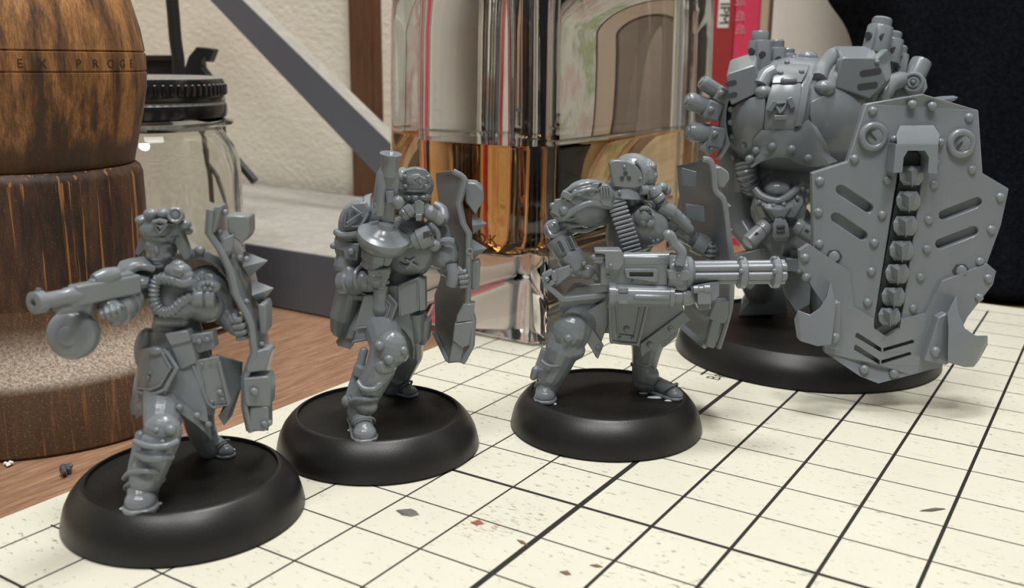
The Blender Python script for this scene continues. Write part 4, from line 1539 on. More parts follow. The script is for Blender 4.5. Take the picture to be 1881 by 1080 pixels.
    q.tb([c(175, 470, 28), c(170, 560, 30), c(262, 560, 38), c(310, 480, 34)], 3, 8, 0)
    q.end()
    q = f.part('pauldron_ridge', o)
    q.tb([c(210, 445, 32), c(265, 480, 38), c(185, 540, 36)], 3, 8, 0)
    q.end()
    q = f.part('pauldron_band', o)
    q.tb([c(120, 590, 10), c(150, 610, 26), c(210, 610, 32), c(255, 590, 30)], 6.5)
    q.end()
    q = f.part('pauldron_band', o)
    q.pr([c(105, 640, 18), c(255, 660, 36), c(240, 760, 36), c(170, 750, 30), c(160, 705, 28), c(110, 690, 18)], 12)
    q.end(bevel=2)
    f.rivet(o, c(205, 705, 37), 7)
    f.rivet(o, c(102, 672, 18), 6)
    q = f.part('shoulder_strap', o)
    q.pr([c(275, 385, 6), c(322, 370, 6), c(322, 480, 26), c(282, 460, 28)], 20)
    q.end(bevel=2)
    # vambrace on the gun arm
    q = f.part('vambrace')
    q.lt((632, 520, 14), (664, 516, 34), [(0, 20), (0, 24), (.4, 25), (.5, 22), (.6, 25), (1, 22)], 20)
    q.to((664, 512, 36), (1, -.5, .1), 21, 4)
    q.end(sharp=35)
    q = f.part('sleeve')
    q.ch([(640, 540, 10, 24), (632, 580, 0, 26), (628, 600, -6, 22)])
    q.pr([c(160, 960, 28), c(290, 960, 30), c(310, 1000, 30), c(170, 985, 26)], 14)
    q.end(remesh=1.4, smooth=2)
    # helmet and mask, facing the viewer
    q = f.part('helmet')
    q.s((763, 340, -4), (33, 36, 33), (0, -4, 0), 24, 14)
    q.s((763, 330, 12), (29, 22, 20))
    q.s((740, 335, -8), (14, 30, 28))
    o = q.end(remesh=1.2, smooth=2)
    q = f.part('brow_plate', o)
    q.loft([[(763 - 31, 330, 8), (763 - 20, 312, 18), (763, 306, 22), (763 + 20, 310, 18), (763 + 31, 326, 8), (763 + 30, 346, 12), (763 + 12, 354, 32), (763 - 14, 354, 32), (763 - 32, 350, 14)],
            [(763 - 29, 330, 16), (763 - 18, 314, 30), (763, 309, 34), (763 + 18, 313, 30), (763 + 29, 328, 16), (763 + 28, 344, 24), (763 + 12, 351, 40), (763 - 14, 351, 40), (763 - 30, 347, 24)]])
    q.end(bevel=3, seg=3)
    q = f.part('helmet_emblem', o)
    q.tb([c(578, 280, 42), c(608, 270, 44), c(640, 282, 42), c(612, 330, 43)], 2.6, 8, 0, True)
    q.s(c(612, 300, 42), 4)
    q.end()
    for x, y, d in ((520, 268, 30), (522, 325, 34), (640, 325, 34), (655, 270, 28)):
        f.rivet(o, c(x, y, d), 4)
    q = f.part('goggle_band')
    q.s((764, 362, 14), (28, 24, 13))
    o2 = q.end(remesh=1.2, smooth=1)
    for x in (750, 778):
        q = f.part('lens', o2)
        q.s((x, 364, 33), (10, 8, 6.5))
        q.end(M['lens'])
    q = f.part('gas_mask')
    q.pr([c(575, 415, 48), c(605, 405, 50), c(632, 425, 48), c(628, 490, 48), c(600, 500, 50), c(578, 480, 48)], 34)
    q.pr([c(582, 492, 50), c(618, 490, 50), c(618, 525, 50), c(584, 528, 50)], 16)
    q.s((770, 385, 24), (24, 20, 16))
    o = q.end(remesh=1.1, smooth=1)
    q = f.part('filter', o)
    q.lt(c(570, 450, 40), c(500, 505, 42), [(0, 8), (.1, 12), (.5, 12), (.55, 10), (.65, 12), (.9, 10), (1, 6)], 16)
    q.end(sharp=35)
    q = f.part('filter', o)
    q.lt(c(640, 460, 38), c(735, 530, 20), [(0, 9), (.15, 13), (.45, 12), (.5, 11), (.6, 13), (.9, 12), (1, 8)], 16)
    q.end(sharp=35)
    q = f.part('breathing_hose', o)
    q.tb([c(730, 525, 20), c(745, 510, 10), c(735, 465, 0), c(690, 440, -4)], 11, 12)
    q.end()
    # chest respirator
    q = f.part('chest_plate')
    q.s((752, 466, 16), (46, 26, 40), (0, -8, 0), 22, 14)
    o = q.end(sharp=60)
    q = f.part('chest_vent', o)
    q.lt(c(530, 665, 44), c(680, 605, 44), [(0, 6), (.05, 9), (.22, 9), (.25, 14), (.45, 16), (.5, 19), (.95, 19), (1, 12)], 18)
    q.s(c(690, 670, 40), (12, 12, 11))
    vv = q.end(sharp=35)
    for i in range(4):
        for j in range(2):
            q = f.part('vent_cell', vv)
            u_, v_, _ = c(635 + i * 18, 585 + j * 22 + (3 - i) * 4, 0)
            q.lt((u_, v_, 60), (u_, v_, 63), [(0, 3), (1, 3)], 6)
            q.end(M['recess_shade'])
    q = f.part('chest_emblem', o)
    for pts in ([c(490, 770, 40), c(530, 800, 46), c(560, 780, 46), c(600, 800, 42)], [c(520, 745, 42), c(545, 765, 45), c(580, 745, 44)]):
        q.tb(pts, 2.8)
    q.s(c(530, 800, 44), 4.5)
    q.end(remesh=1, smooth=0)
    q = f.part('chest_tube')
    q.tb([c(660, 530, 30), c(680, 560, 36), c(710, 600, 30), c(715, 680, 30)], 6, 10)
    q.end()
    # drum gun, muzzle up
    G0, G1 = (700, 545, 44), (718, 312, 62)
    gm = lambda t, du=0, dd=0: (G0[0] + (G1[0] - G0[0]) * t + du, G0[1] + (G1[1] - G0[1]) * t, G0[2] + (G1[2] - G0[2]) * t + dd)
    r = f.part('drum_gun')
    r.pr([c(352, 250, 66), c(380, 205, 66), c(385, 235, 70), c(478, 245, 70), c(486, 300, 70), c(455, 470, 60), c(455, 540, 58), c(375, 545, 58), c(375, 470, 60), c(335, 460, 58), c(330, 400, 60)], 22)
    gun = r.end(bevel=3, label='drum-fed gun held with its muzzle pointing up')
    q = f.part('barrel', gun)
    q.lt((715, 322, 60), (718, 282, 66), [(0, 15), (.7, 14.5), (.78, 16), (.95, 19), (1, 19), (1.0, 10), (.9, 6)], 22)
    q.end(sharp=35)
    q = f.part('barrel_shroud', gun)
    q.lt((697, 395, 60), (705, 308, 64), [(0, 9), (.5, 10), (.9, 9), (1, 5)], 14)
    q.end()
    q = f.part('charging_knob', gun)
    q.s((731, 372, 70), (11, 11, 12))
    q.lt((716, 350, 66), (718, 372, 68), [(0, 5), (.1, 8), (1, 8)], 12)
    q.c((716, 366, 66), 6, (731, 372, 68), 7)
    q.end()
    q = f.part('front_sight', gun)
    q.tb([c(345, 420, 62), c(358, 450, 64), c(340, 475, 62)], 5)
    q.end()
    q = f.part('drum_magazine', gun)
    q.lt((700, 456, 44), (708, 420, 56), [(0, 30), (.1, 40), (.35, 46), (.55, 48), (.72, 46), (.8, 38), (.86, 30), (.95, 27), (1.1, 16), (1.3, 14)], 36)
    o = q.end(sharp=40)
    q = f.part('drum_neck', gun)
    q.lt((688, 490, 36), (698, 446, 44), [(0, 18), (0, 24), (.3, 25), (.34, 28), (.66, 29), (.7, 26), (1, 26)], 22)
    q.end(sharp=35)
    q = f.part('feed_lever', gun)
    q.pr([c(415, 680, 72), c(465, 672, 72), c(470, 705, 70), c(425, 795, 62), c(392, 790, 62)], 12)
    q.end(bevel=2)
    q = f.part('hand_guard', gun)
    q.pr([c(300, 815, 62), c(430, 800, 66), c(435, 830, 66), c(405, 900, 62), c(405, 925, 60), c(315, 915, 58)], 20)
    q.end(bevel=3)
    q = f.part('grip', gun)
    q.lt((699, 528, 46), (699, 588, 40), [(0, 14), (.5, 13), (.55, 15), (.7, 15), (.75, 13), (1, 10)], 14)
    q.end(sharp=35)
    # shield
    near = [c(795, 236), c(845, 262), c(862, 290), c(826, 425), c(850, 540), c(884, 600), c(882, 740), c(880, 880), c(878, 1000), e(1100, 140), e(1090, 290), e(1042, 380)]
    far = [c(702, 243), c(699, 262), c(703, 330), c(718, 430), c(740, 520), c(750, 600), c(745, 740), c(720, 880), c(690, 960), e(896, 110), e(895, 215), e(972, 382)]
    sh = side_shield(f, near, far, 14, -106, 'shield seen from its dark hollow inner side')
    q = f.part('shield_clamp', sh)
    q.pr([c(868, 300, 8), c(935, 305, 8), c(975, 345, 8), c(980, 410, 8), c(950, 455, 8), c(930, 490, 8), c(872, 415, 8)], 46)
    q.end(bevel=3)
    for x, y in ((915, 545), (915, 690)):
        q = f.part('spike', sh)
        q.lt(c(x, y, -8), c(x + 82, y - 3, -8), [(0, 19), (1, 0.8)], 4)
        q.end(sharp=20)
    q = f.part('shield_bolt', sh)
    q.to(c(897, 705, 20), (0.2, -1, 0), 5, 2)
    q.end()
    q = f.part('shield_boss', sh)
    q.pr([c(905, 770, 4), c(950, 760, 4), c(958, 800, 4), c(952, 930, 4), c(905, 930, 4)], 40)
    q.end(bevel=3)
    q = f.part('shield_latch', sh)
    q.pr([e(1055, 52, 22), e(1115, 55, 20), e(1108, 150, 20), e(1010, 160, 24), e(1018, 120, 24)], 26)
    q.pr([e(1005, 165, 26), e(1110, 150, 22), e(1085, 285, 22), e(1042, 300, 22), e(992, 260, 24)], 26)
    q.pr([e(995, 260, 20), e(1060, 290, 18), e(1042, 380, 16), e(970, 378, 16)], 20)
    q.end(bevel=2.5)
    q = f.part('shield_strut', sh)
    q.br(e(898, 215, -70), e(972, 370, 6), 8, 12)
    q.end(bevel=1.5)
    q = f.part('elbow_guard')
    q.s((815, 470, 8), (28, 24, 26), (0, 20, 0))
    q.tb([c(720, 650, 28), c(770, 640, 34), c(800, 645, 30)], 6)
    q.end()
    q = f.part('wrist_cuff')
    q.tb([c(790, 780, 26), c(800, 850, 32), c(790, 900, 30)], 11, 12)
    q.end()
    f.glue(base, [(646, 790, 8, 6)])
build_drumgunner()

# ------------------------------------------------------------------ trooper with the rotary gun
def build_minigunner():
    f = Fig('trooper_miniature', 'grey plastic trooper miniature holding a rotary machine gun and a shield', 'miniature', 1.475, 14.17, TROOP)
    base = f.base(1.475, None)
    c = lambda x, y, d=0.0: (960 + x / 2.7, 260 + y / 2.7, d)
    e = lambda x, y, d=0.0: (900 + x / 3.176, 540 + y / 3.176, d)
    # --- body: one continuous figure
    b = f.part('body')
    fl = f.floor
    dL, dR = fl(1000, 735), fl(1195, 722)
    b.s((1160, 425, -28), (48, 40, 62), (0, 8, 0))
    b.s((1178, 418, -8), (38, 34, 44))
    b.s((1135, 500, -32), (44, 36, 52))
    b.s((1125, 560, -30), (58, 40, 34))
    b.c((1160, 380, -28), 22, (1164, 345, -22), 20)
    b.s((1160, 330, -20), (33, 34, 38))
    # legs
    b.ch([(1082, 572, -20, 36), (1048, 612, dL * .6, 36), (1034, 640, dL * .9, 32), (1015, 690, dL - 8, 25), (1003, 720, dL - 6, 20)])
    b.ch([(1165, 572, -50, 38), (1190, 625, dR * .8, 32), (1186, 655, dR, 26), (1180, 700, dR - 4, 20)])
    # right arm (towards the image's left)
    b.ch([(1098, 388, -20, 30), (1060, 400, -8, 27), (1022, 424, -2, 20)])
    b.ch([(1020, 424, -2, 18), (1040, 462, 10, 19), (1064, 494, 20, 18)])
    # left arm reaches back to the shield
    b.ch([(1205, 385, -45, 24), (1240, 408, -55, 20), (1262, 432, -58, 18)])
    b.ch([(1262, 432, -58, 16), (1285, 448, -58, 15), (1306, 458, -52, 14)])
    b.end(remesh=1.5, smooth=3)
    h = f.part('hand')
    hand(h, f, (1080, 500, 30), (0.5, -.3, -.6), (.8, -.1, -.35), 15)
    h.end(remesh=0.9, smooth=1)
    h = f.part('hand')
    hand(h, f, (1308, 462, -44), (0, 0.1, -1), (-.5, -.7, 0), 15)
    h.end(remesh=0.9, smooth=1)
    # --- boots, greaves, knees
    boot(f, (1004, 712), (1000, 745), 22, (1003, 706, dL - 8), (1014, 672, dL - 10), 20, 24)
    boot(f, (1176, 712), (1252, 737), 17, (1180, 697, dR - 4), (1183, 662, dR - 4), 20, 23)
    for (u, v, d, r, rr) in ((1046, 610, dL * .6 + 14, 33, 9), (1190, 622, dR * .8 + 12, 20, 6)):
        kp = f.part('knee_pad')
        kp.s((u, v, d), (r, r * .9, r * 1.15), (0, 20, 0))
        kp.s((u + 6, v + r, d - 4), (r * .72, r * .8, r * .55))
        o = kp.end(remesh=1.4, smooth=2)
        f.rivet(o, (u - 2, v + 12, d + r * .85), rr)
    gr = f.part('greave')
    gr.ch([(1036, 642, dL * .9 - 4, 30), (1012, 690, dL - 4, 25)])
    gr.br((1000, 640, dL * .8), (982, 690, dL - 6), 10, 16)
    gr.c((984, 680, dL + 2), 8, (980, 692, dL + 2), 7)
    gr.tb([(994, 662, dL + 18), (1008, 672, dL + 26), (1030, 672, dL + 20)], 3.5)
    gr.tb([(1014, 642, dL + 14), (1030, 655, dL + 22), (1048, 652, dL + 12)], 3.5)
    gr.end(remesh=1.3, smooth=1)
    gr = f.part('greave')
    gr.ch([(1184, 650, dR + 2, 22), (1183, 690, dR + 2, 20)])
    gr.tb([(1186, 662, dR + 22), (1200, 672, dR + 20), (1206, 690, dR + 12), (1222, 706, dR + 12)], 3.5)
    gr.tb([(1165, 660, dR + 14), (1184, 672, dR + 24), (1204, 664, dR + 16)], 3.5)
    gr.s((1195, 690, dR + 14), (16, 10, 20))
    gr.end(remesh=1.3, smooth=1)
    # --- coat skirt: inner cloth then the armoured flaps
    k = f.part('coat_skirt')
    k.loft([ring_h(1132, 520, 46, 36, -30), ring_h(1136, 556, 60, 44, -30), ring_h(1140, 596, 72, 52, -32), ring_h(1142, 612, 74, 54, -34)])
    k.end(sharp=60)
    for pts, th, d in (([e(480, 150), e(690, 30), e(690, 170), e(655, 270), e(620, 375), e(560, 260)], 5, 22),):
        p = f.part('coat_flap')
        p.pr([(u, v, d - (v - 560) * 0.04) for u, v, _ in pts], th)
        p.end(bevel=1)
    p = f.part('flap_trim')
    p.pr([(u, v, 29) for u, v, _ in (e(475, 140), e(530, 105), e(665, 300), e(630, 382))], 6)
    o = p.end(bevel=1.2)
    f.rivet(o, e(552, 198, 30), 5.5)
    f.rivet(o, e(632, 312, 30), 5.5)
    p = f.part('coat_flap')
    p.pr([(u, v, 20) for u, v, _ in (e(895, 60), e(1120, 60), e(1150, 130), e(875, 365), e(870, 300))], 5)
    p.end(bevel=1)
    p = f.part('flap_trim')
    p.pr([(u, v, 27) for u, v, _ in (e(878, 290), e(1130, 108), e(1170, 150), e(880, 372))], 6)
    o = p.end(bevel=1.2)
    f.rivet(o, e(932, 295, 28), 6)
    f.rivet(o, e(1055, 205, 28), 5.5)
    p = f.part('coat_flap')
    p.pr([(u, v, 6) for u, v, _ in (e(990, 150), e(1110, 180), e(1090, 250), e(1020, 310), e(900, 320))], 5)
    p.end(bevel=1)
    tas = f.part('tasset')
    tas.pr([(u, v, 36) for u, v, _ in (e(690, 40), e(930, 40), e(868, 292), e(850, 300), e(720, 285), e(702, 268))], 8)
    o = tas.end(bevel=1.5)
    t2 = f.part('tasset_rim', o)
    t2.tb([(u, v, 37) for u, v, _ in (e(697, 60), e(706, 262), e(725, 280), e(850, 292), e(864, 284), e(918, 60))], 3, 8, 4)
    t2.tb([(u, v, 37) for u, v, _ in (e(735, 60), e(748, 235), e(842, 245), e(880, 60))], 2, 8, 0)
    t2.end()
    f.rivet(o, e(797, 205, 37), 6)
    f.rivet(o, e(757, 255, 37), 3.5)
    f.rivet(o, e(832, 258, 37), 3.5)
    # waist pieces at the back hip
    p = f.part('hip_plate')
    p.pr([(u, v, 8) for u, v, _ in (c(180, 800), c(260, 720), c(420, 700), c(420, 780), c(270, 850), c(245, 890), c(180, 830))], 30)
    p.end(bevel=2)
    # --- pauldron
    p = f.part('pauldron')
    p.s((1074, 378, -4), (47, 40, 40), (0, 18, 0), 24, 14)
    p.end(sharp=60)
    p = f.part('pauldron_rim')
    p.tb([c(148, 345, 22), c(190, 380, 34), c(235, 355, 40), c(285, 325, 42), c(340, 305, 40), c(400, 315, 32), c(440, 320, 22)], 7, 10)
    p.pr([(u, v, 39) for u, v, _ in (c(160, 290), c(200, 283), c(268, 318), c(215, 375), c(190, 382), c(140, 350))], 12)
    o = p.end(bevel=1)
    f.rivet(o, c(205, 342, 40), 9)
    f.rivet(o, c(150, 318, 32), 6)
    p = f.part('pauldron_plate')
    p.s((1086, 356, 14), (44, 30, 26), (0, 6, 0), 20, 12)
    p.s((1062, 366, 18), (30, 26, 24), (0, 24, 0))
    o = p.end()
    for pts in ([c(195, 270, 30), c(260, 225, 42), c(330, 205, 42), c(390, 205, 32)], [c(200, 292, 36), c(265, 255, 47), c(335, 235, 47), c(388, 240, 38)]):
        q = f.part('plate_ridge', o)
        q.tb(pts, 3.4)
        q.end()
    q = f.part('strap', o)
    q.pr([(u, v, 46) for u, v, _ in (c(350, 205), c(385, 205), c(345, 275), c(315, 245))], 10)
    q.pr([(u, v, 42) for u, v, _ in (c(392, 215), c(425, 215), c(447, 250), c(440, 325), c(395, 318), c(372, 262))], 14)
    q.end(bevel=1.5)
    for x in (388, 402, 416, 430):
        q = f.part('rib', o)
        q.br(c(x, 225, 44), c(x + 5, 270, 44), 3, 4)
        q.end(bevel=.6)
    q = f.part('buckle', o)
    q.bx(c(222, 268, 40), (22, 10, 13), (0, 25, 0))
    q.end(bevel=2.5)
    # sleeve folds
    q = f.part('sleeve_fold')
    for a in ((c(200, 405, 16), c(280, 415, 20), c(380, 370, 14)), (c(230, 440, 14), c(320, 440, 16), c(400, 400, 8)), (c(180, 390, 14), c(250, 380, 24), c(340, 345, 24))):
        q.tb(a, 4)
    q.end()
    # elbow and vambrace
    q = f.part('elbow_guard')
    q.s((1017, 422, 6), (19, 19, 19))
    q.tb([c(120, 420, 14), c(150, 470, 26), c(215, 440, 22)], 4)
    q.end()
    q = f.part('vambrace')
    q.lt((1024, 436, 6), (1062, 496, 22), [(0, 20), (0, 24), (.08, 25), (.4, 24), (.47, 22.5), (.5, 22.5), (.55, 25), (.9, 24), (1, 20)], 22)
    o = q.end(sharp=30)
    for a, b2 in ((c(178, 490, 33), c(205, 550, 39)), (c(225, 472, 30), c(250, 530, 35))):
        q = f.part('slot_frame', o)
        q.br(a, b2, 11, 4)
        q.end(bevel=1)
        q = f.part('slot', o)
        q.br((a[0], a[1] + 1, a[2] + 1.2), (b2[0], b2[1] - 1, b2[2] + 1.2), 6, 4)
        q.end(M['recess_shade'], bevel=.6)
    f.rivet(o, c(240, 640, 44), 4.5)
    f.rivet(o, c(305, 605, 42), 4.5)
    # --- helmet, facing right
    q = f.part('helmet')
    q.s((1163, 320, -18), (42, 40, 38), (0, 4, 0), 24, 14)
    q.lt((1148, 335, -16), (1145, 363, -14), [(0, 30), (0, 34), (.4, 36), (1, 43), (1.04, 38)], 28)
    o = q.end(remesh=1.2, smooth=1)
    q = f.part('helmet_side', o)
    q.pr([(u, v, 22) for u, v, _ in (c(430, 112), c(440, 96), c(470, 92), c(520, 98), c(556, 114), c(588, 148), c(602, 190), c(592, 222), c(556, 232), c(450, 225), c(442, 180))], 24)
    s2 = q.end(bevel=2)
    for x, y in ((510, 158), (493, 182), (527, 182)):
        q = f.part('vent_hole', s2)
        q.lt(c(x, y, 23), c(x, y, 20), [(0, 4.2), (1, 4.2)], 6)
        q.end(M['recess_shade'])
    for x, y, r in ((505, 125, 3.2), (583, 183, 3.4), (480, 250, 3.6)):
        f.rivet(s2, c(x, y, 23 if y < 220 else 27), r)
    q = f.part('brow_plate', o)
    q.s((1190, 318, -8), (17, 26, 27), (0, -8, 0))
    q.s((1197, 305, -4), (9, 20, 9))
    q.s((1201, 322, 0), (7, 16, 8))
    q.tb([c(560, 95, 16), c(590, 130, 20), c(604, 190, 20), c(592, 222, 18)], 3)
    q.end(remesh=1, smooth=1)
    q = f.part('gas_mask')
    q.lt((1188, 352, 2), (1215, 352, 2), [(0, 16), (.3, 16), (.6, 12), (.8, 13), (1, 9)], 18)
    q.s((1216, 344, -6), (11, 12, 9))
    q.s((1224, 350, -10), (9, 9, 9))
    o = q.end(sharp=50)
    q = f.part('filter', o)
    q.lt(c(585, 240, 20), c(630, 240, 14), [(0, 6), (0, 9), (.7, 9), (.75, 6), (1, 6)], 14)
    q.end(bevel=.5)
    q = f.part('filter', o)
    q.lt(c(640, 230, 16), c(685, 295, 16), [(0, 7), (.2, 11), (.5, 11), (.55, 9), (.65, 12), (.9, 12), (1, 8)], 16)
    q.end()
    q = f.part('breathing_hose', o)
    q.tb([c(680, 290, 12), c(720, 340, -6), c(770, 390, -20), c(822, 438, -30)], 11, 12)
    q.end()
    q = f.part('hose_collar', o)
    q.lt(c(672, 320, 8), c(745, 350, 2), [(0, 9), (0, 13), (1, 13), (1, 9)], 14)
    q.end(bevel=1)
    q = f.part('arm_plate')
    q.lt((1222, 398, -40), (1262, 430, -48), [(0, 20), (.05, 25), (.3, 26), (.34, 23), (.42, 23), (.46, 25), (.75, 24), (.8, 21), (1, 19)], 20)
    o = q.end(sharp=35)
    f.rivet(o, (1246, 410, -22), 4)
    q = f.part('wrist_band')
    q.lt((1276, 443, -50), (1296, 454, -48), [(0, 16), (0, 20), (.5, 21), (1, 20), (1, 15)], 18)
    q.end(sharp=35)
    # chest vent and rivets
    q = f.part('chest_plate')
    q.s((1192, 418, 8), (36, 22, 34), (0, 6, 0), 22, 14)
    o = q.end(sharp=60)
    q = f.part('chest_vent', o)
    q.lt(c(575, 385, 18), c(628, 345, 34), [(0, 12), (.3, 15), (.8, 15), (1, 11)], 16)
    q.s(c(630, 405, 32), (9, 9, 9))
    q.s(c(600, 395, 32), (8, 8, 9))
    vv = q.end()
    for x in range(4):
        for y in range(2):
            q = f.part('vent_cell', vv)
            u_, v_, d_ = c(585 + x * 15 + y * 6, 338 + y * 18, 37)
            q.lt((u_, v_, d_), (u_ + 1, v_ - 2, d_ + 3), [(0, 3), (1, 3)], 6)
            q.end(M['recess_shade'])
    for x, y in ((670, 490), (632, 478), (648, 495)):
        f.rivet(o, c(x, y, 26), 3.6)
    # --- ammunition belt
    bl = f.part('ammo_belt')
    path = [(460, 285, 18), (480, 345, 28), (505, 420, 32), (530, 490, 32), (548, 555, 30)]
    pts = catmull([Vector(p) for p in path], 4)
    bl.loft([[c(p.x - 30, p.y + 8, p.z), c(p.x + 30, p.y - 8, p.z), c(p.x + 30, p.y - 8, p.z - 12), c(p.x - 30, p.y + 8, p.z - 12)] for p in pts])
    o = bl.end(bevel=1)
    for i in range(15):
        t = i / 14 * (len(pts) - 1.01)
        a = pts[int(t)].lerp(pts[int(t) + 1], t - int(t))
        q = f.part('cartridge', o)
        q.c(c(a.x - 38, a.y + 11, a.z + 2), 3.3, c(a.x + 38, a.y - 11, a.z + 2), 3.0, 10)
        q.end()
    # --- rotary gun
    D = 62
    g = lambda x, y, d=0.0: c(x, y, D + d)
    r = f.part('rotary_gun')
    r.pr([g(385, 560, 14), g(420, 560, 14), g(420, 570, 14), g(720, 575, 14), g(720, 715, 14), g(560, 715, 14), g(520, 720, 14), g(388, 715, 14)], 28)
    gun = r.end(bevel=2.5, label='rotary machine gun with six clustered barrels')
    q = f.part('top_rail', gun)
    q.lt(g(500, 592, 0), g(722, 588, 0), [(0, 10), (0, 15), (1, 15), (1, 10)], 18)
    q.lt(g(500, 575, 4), g(715, 570, 4), [(0, 4), (0, 6), (1, 6), (1, 4)], 10)
    q.end()
    q = f.part('feed_box', gun)
    q.pr([g(358, 540, 24), g(490, 540, 24), g(502, 560, 24), g(502, 610, 24), g(478, 640, 24), g(410, 635, 24), g(408, 560, 24), g(358, 556, 24)], 34)
    o = q.end(bevel=2)
    f.rivet(o, g(437, 615, 25), 4)
    f.rivet(gun, g(424, 668, 15), 4)
    q = f.part('feed_knob', gun)
    q.c(g(355, 575, 14), 6, g(395, 572, 14), 6)
    q.c(g(362, 590, 14), 5, g(392, 592, 14), 5)
    q.end()
    q = f.part('ejection_port', gun)
    q.pr([g(505, 632, 20), g(660, 632, 20), g(672, 640, 20), g(670, 690, 20), g(655, 698, 20), g(515, 676, 20)], 8,
         holes=[[g(530, 648, 20), g(648, 648, 20), g(648, 672, 20), g(530, 670, 20)]])
    o = q.end(bevel=.8)
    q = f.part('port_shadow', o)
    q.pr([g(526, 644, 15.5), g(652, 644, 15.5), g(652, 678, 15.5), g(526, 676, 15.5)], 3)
    q.end(M['recess_shade'])
    for x in (545, 615):
        f.rivet(gun, g(x, 692, 15), 2.6)
    q = f.part('rotor_housing', gun)
    q.lt(g(718, 645, 0), g(848, 650, 0), [(0, 18), (0, 27), (.12, 30), (.55, 30), (.6, 27), (.66, 27), (.7, 29), (.86, 28), (.95, 24), (1, 20)], 26)
    o = q.end(sharp=30)
    q = f.part('housing_clamp', o)
    q.pr([g(720, 640, 30), g(820, 640, 30), g(832, 655, 30), g(832, 690, 30), g(810, 692, 30), g(725, 688, 30)], 16)
    q.pr([g(748, 690, 22), g(825, 690, 22), g(818, 735, 22), g(800, 742, 22), g(762, 738, 22)], 30)
    q.end(bevel=2)
    f.rivet(o, g(776, 668, 31), 4)
    f.rivet(o, g(768, 605, 34), 4.5)
    q = f.part('carry_handle', gun)
    q.tb([g(722, 462, 26), g(735, 470, 26), g(752, 505, 26), g(785, 540, 27), g(788, 570, 28), g(772, 612, 30)], 9, 12, 5)
    q.s(g(722, 465, 26), 10)
    q.end()
    a0, a1 = g(840, 650, 0), g(1300, 646, 0)
    A0, A1 = f.P(a0), f.P(a1)
    ax = (A1 - A0).normalized()
    X, Y, _ = frame_of(ax)
    for i in range(6):
        t = math.pi / 3 * i + 0.25
        off = (X * math.cos(t) + Y * math.sin(t)) * (13.5 * f.k)
        q = f.part('barrel', gun)
        q.lathe(A0 + off, ax, [(h * (A1 - A0).length, rr * f.k) for h, rr in ((0, 7.6), (.93, 7.6), (.95, 8.6), (.995, 8.6), (1.0, 7), (1.0, 4), (.96, 3.5))], 14)
        q.end(sharp=40)
    q = f.part('barrel_core', gun)
    q.lathe(A0, ax, [(0, 9 * f.k), ((A1 - A0).length * .97, 9 * f.k)], 14)
    q.end(M['plastic'])
    for x in (1085, 1250):
        q = f.part('barrel_band', gun)
        m0, m1 = g(x - 24, 650 if x < 1100 else 648), g(x + 24, 650 if x < 1100 else 648)
        q.lt(m0, m1, [(0, 20), (0.05, 25), (.2, 28), (.8, 28), (.95, 25), (1, 20)], 28)
        o = q.end(sharp=40)
        for dy in (-72, -8, 60):
            dd = math.sqrt(max(0, 28 ** 2 - (dy / 2.7) ** 2))
            f.rivet(o, g(x, 650 + dy, dd - 1), 4.5, (0, -dd / 28, -dy / 2.7 / 28))
    # lower cylinder
    q = f.part('recoil_cylinder', gun)
    q.lt(g(424, 760, 12), g(745, 768, 12), [(0, 16), (0, 23), (.1, 23), (.105, 20), (.93, 19.5), (.935, 21), (1, 21), (1, 12)], 26)
    o = q.end(sharp=35)
    for (x0, y0, x1, y1) in ((476, 726, 524, 750), (476, 790, 522, 806)):
        q = f.part('cylinder_pad', o)
        q.pr([g(x0, y0, 32), g(x1, y0, 32), g(x1, y1, 32), g(x0, y1, 32)], 6)
        q.end(bevel=.8)
    q = f.part('cylinder_rod', o)
    q.c(g(562, 770, 30), 5, g(718, 772, 30), 5)
    q.end()
    q = f.part('gas_tube', gun)
    q.lt(g(745, 770, 12), g(850, 772, 12), [(0, 12), (0, 13), (.4, 13), (.45, 15), (.8, 15), (1, 12)], 18)
    q.end(sharp=35)
    q = f.part('front_block', gun)
    q.pr([g(835, 720, 22), g(975, 690, 16), g(975, 765, 22), g(930, 800, 26), g(935, 830, 26), g(875, 838, 26), g(862, 800, 26), g(838, 795, 22)], 26)
    q.pr([g(868, 745, 34), g(935, 742, 34), g(935, 806, 34), g(868, 808, 34)], 12)
    q.lt(g(845, 735, 30), g(930, 728, 30), [(0, 5), (0, 7), (.3, 7), (.33, 5.5), (.6, 5.5), (.63, 7), (1, 7), (1, 4)], 12)
    q.end(bevel=1.8)
    # stock frame
    q = f.part('stock_frame', gun)
    for a, b2 in (((100, 668), (122, 720)), ((118, 712), (208, 788)), ((205, 782), (430, 758)), ((100, 668), (150, 640)), ((150, 640), (160, 690)), ((160, 690), (122, 715))):
        q.br(g(*a, -8), g(*b2, -8), 9, 12)
    q.pr([g(150, 640, -12), g(235, 612, -12), g(240, 660, -12), g(165, 720, -12)], 6)
    o = q.end(bevel=1.5)
    f.rivet(o, g(120, 683, -2), 5)
    # --- shield seen from behind, its near edge to the right
    sh = f.part('shield')
    near = [c(888, 88), c(925, 96), c(942, 150), c(950, 240), c(985, 280), c(1000, 330), c(1018, 480), c(1030, 600), c(1028, 790), c(1005, 900), c(965, 1025)]
    far = [c(760, 122), c(764, 118), c(768, 170), c(772, 240), c(780, 290), c(786, 330), c(795, 480), c(800, 600), c(800, 790), c(802, 905), c(896, 1018)]
    rn, rf_ = [], []
    for (u, v, _), (u2, v2, _) in zip(near, far):
        bow = 0
        rn.append((u, v, 6))
        rf_.append((u2, v2, -118))
    rows = []
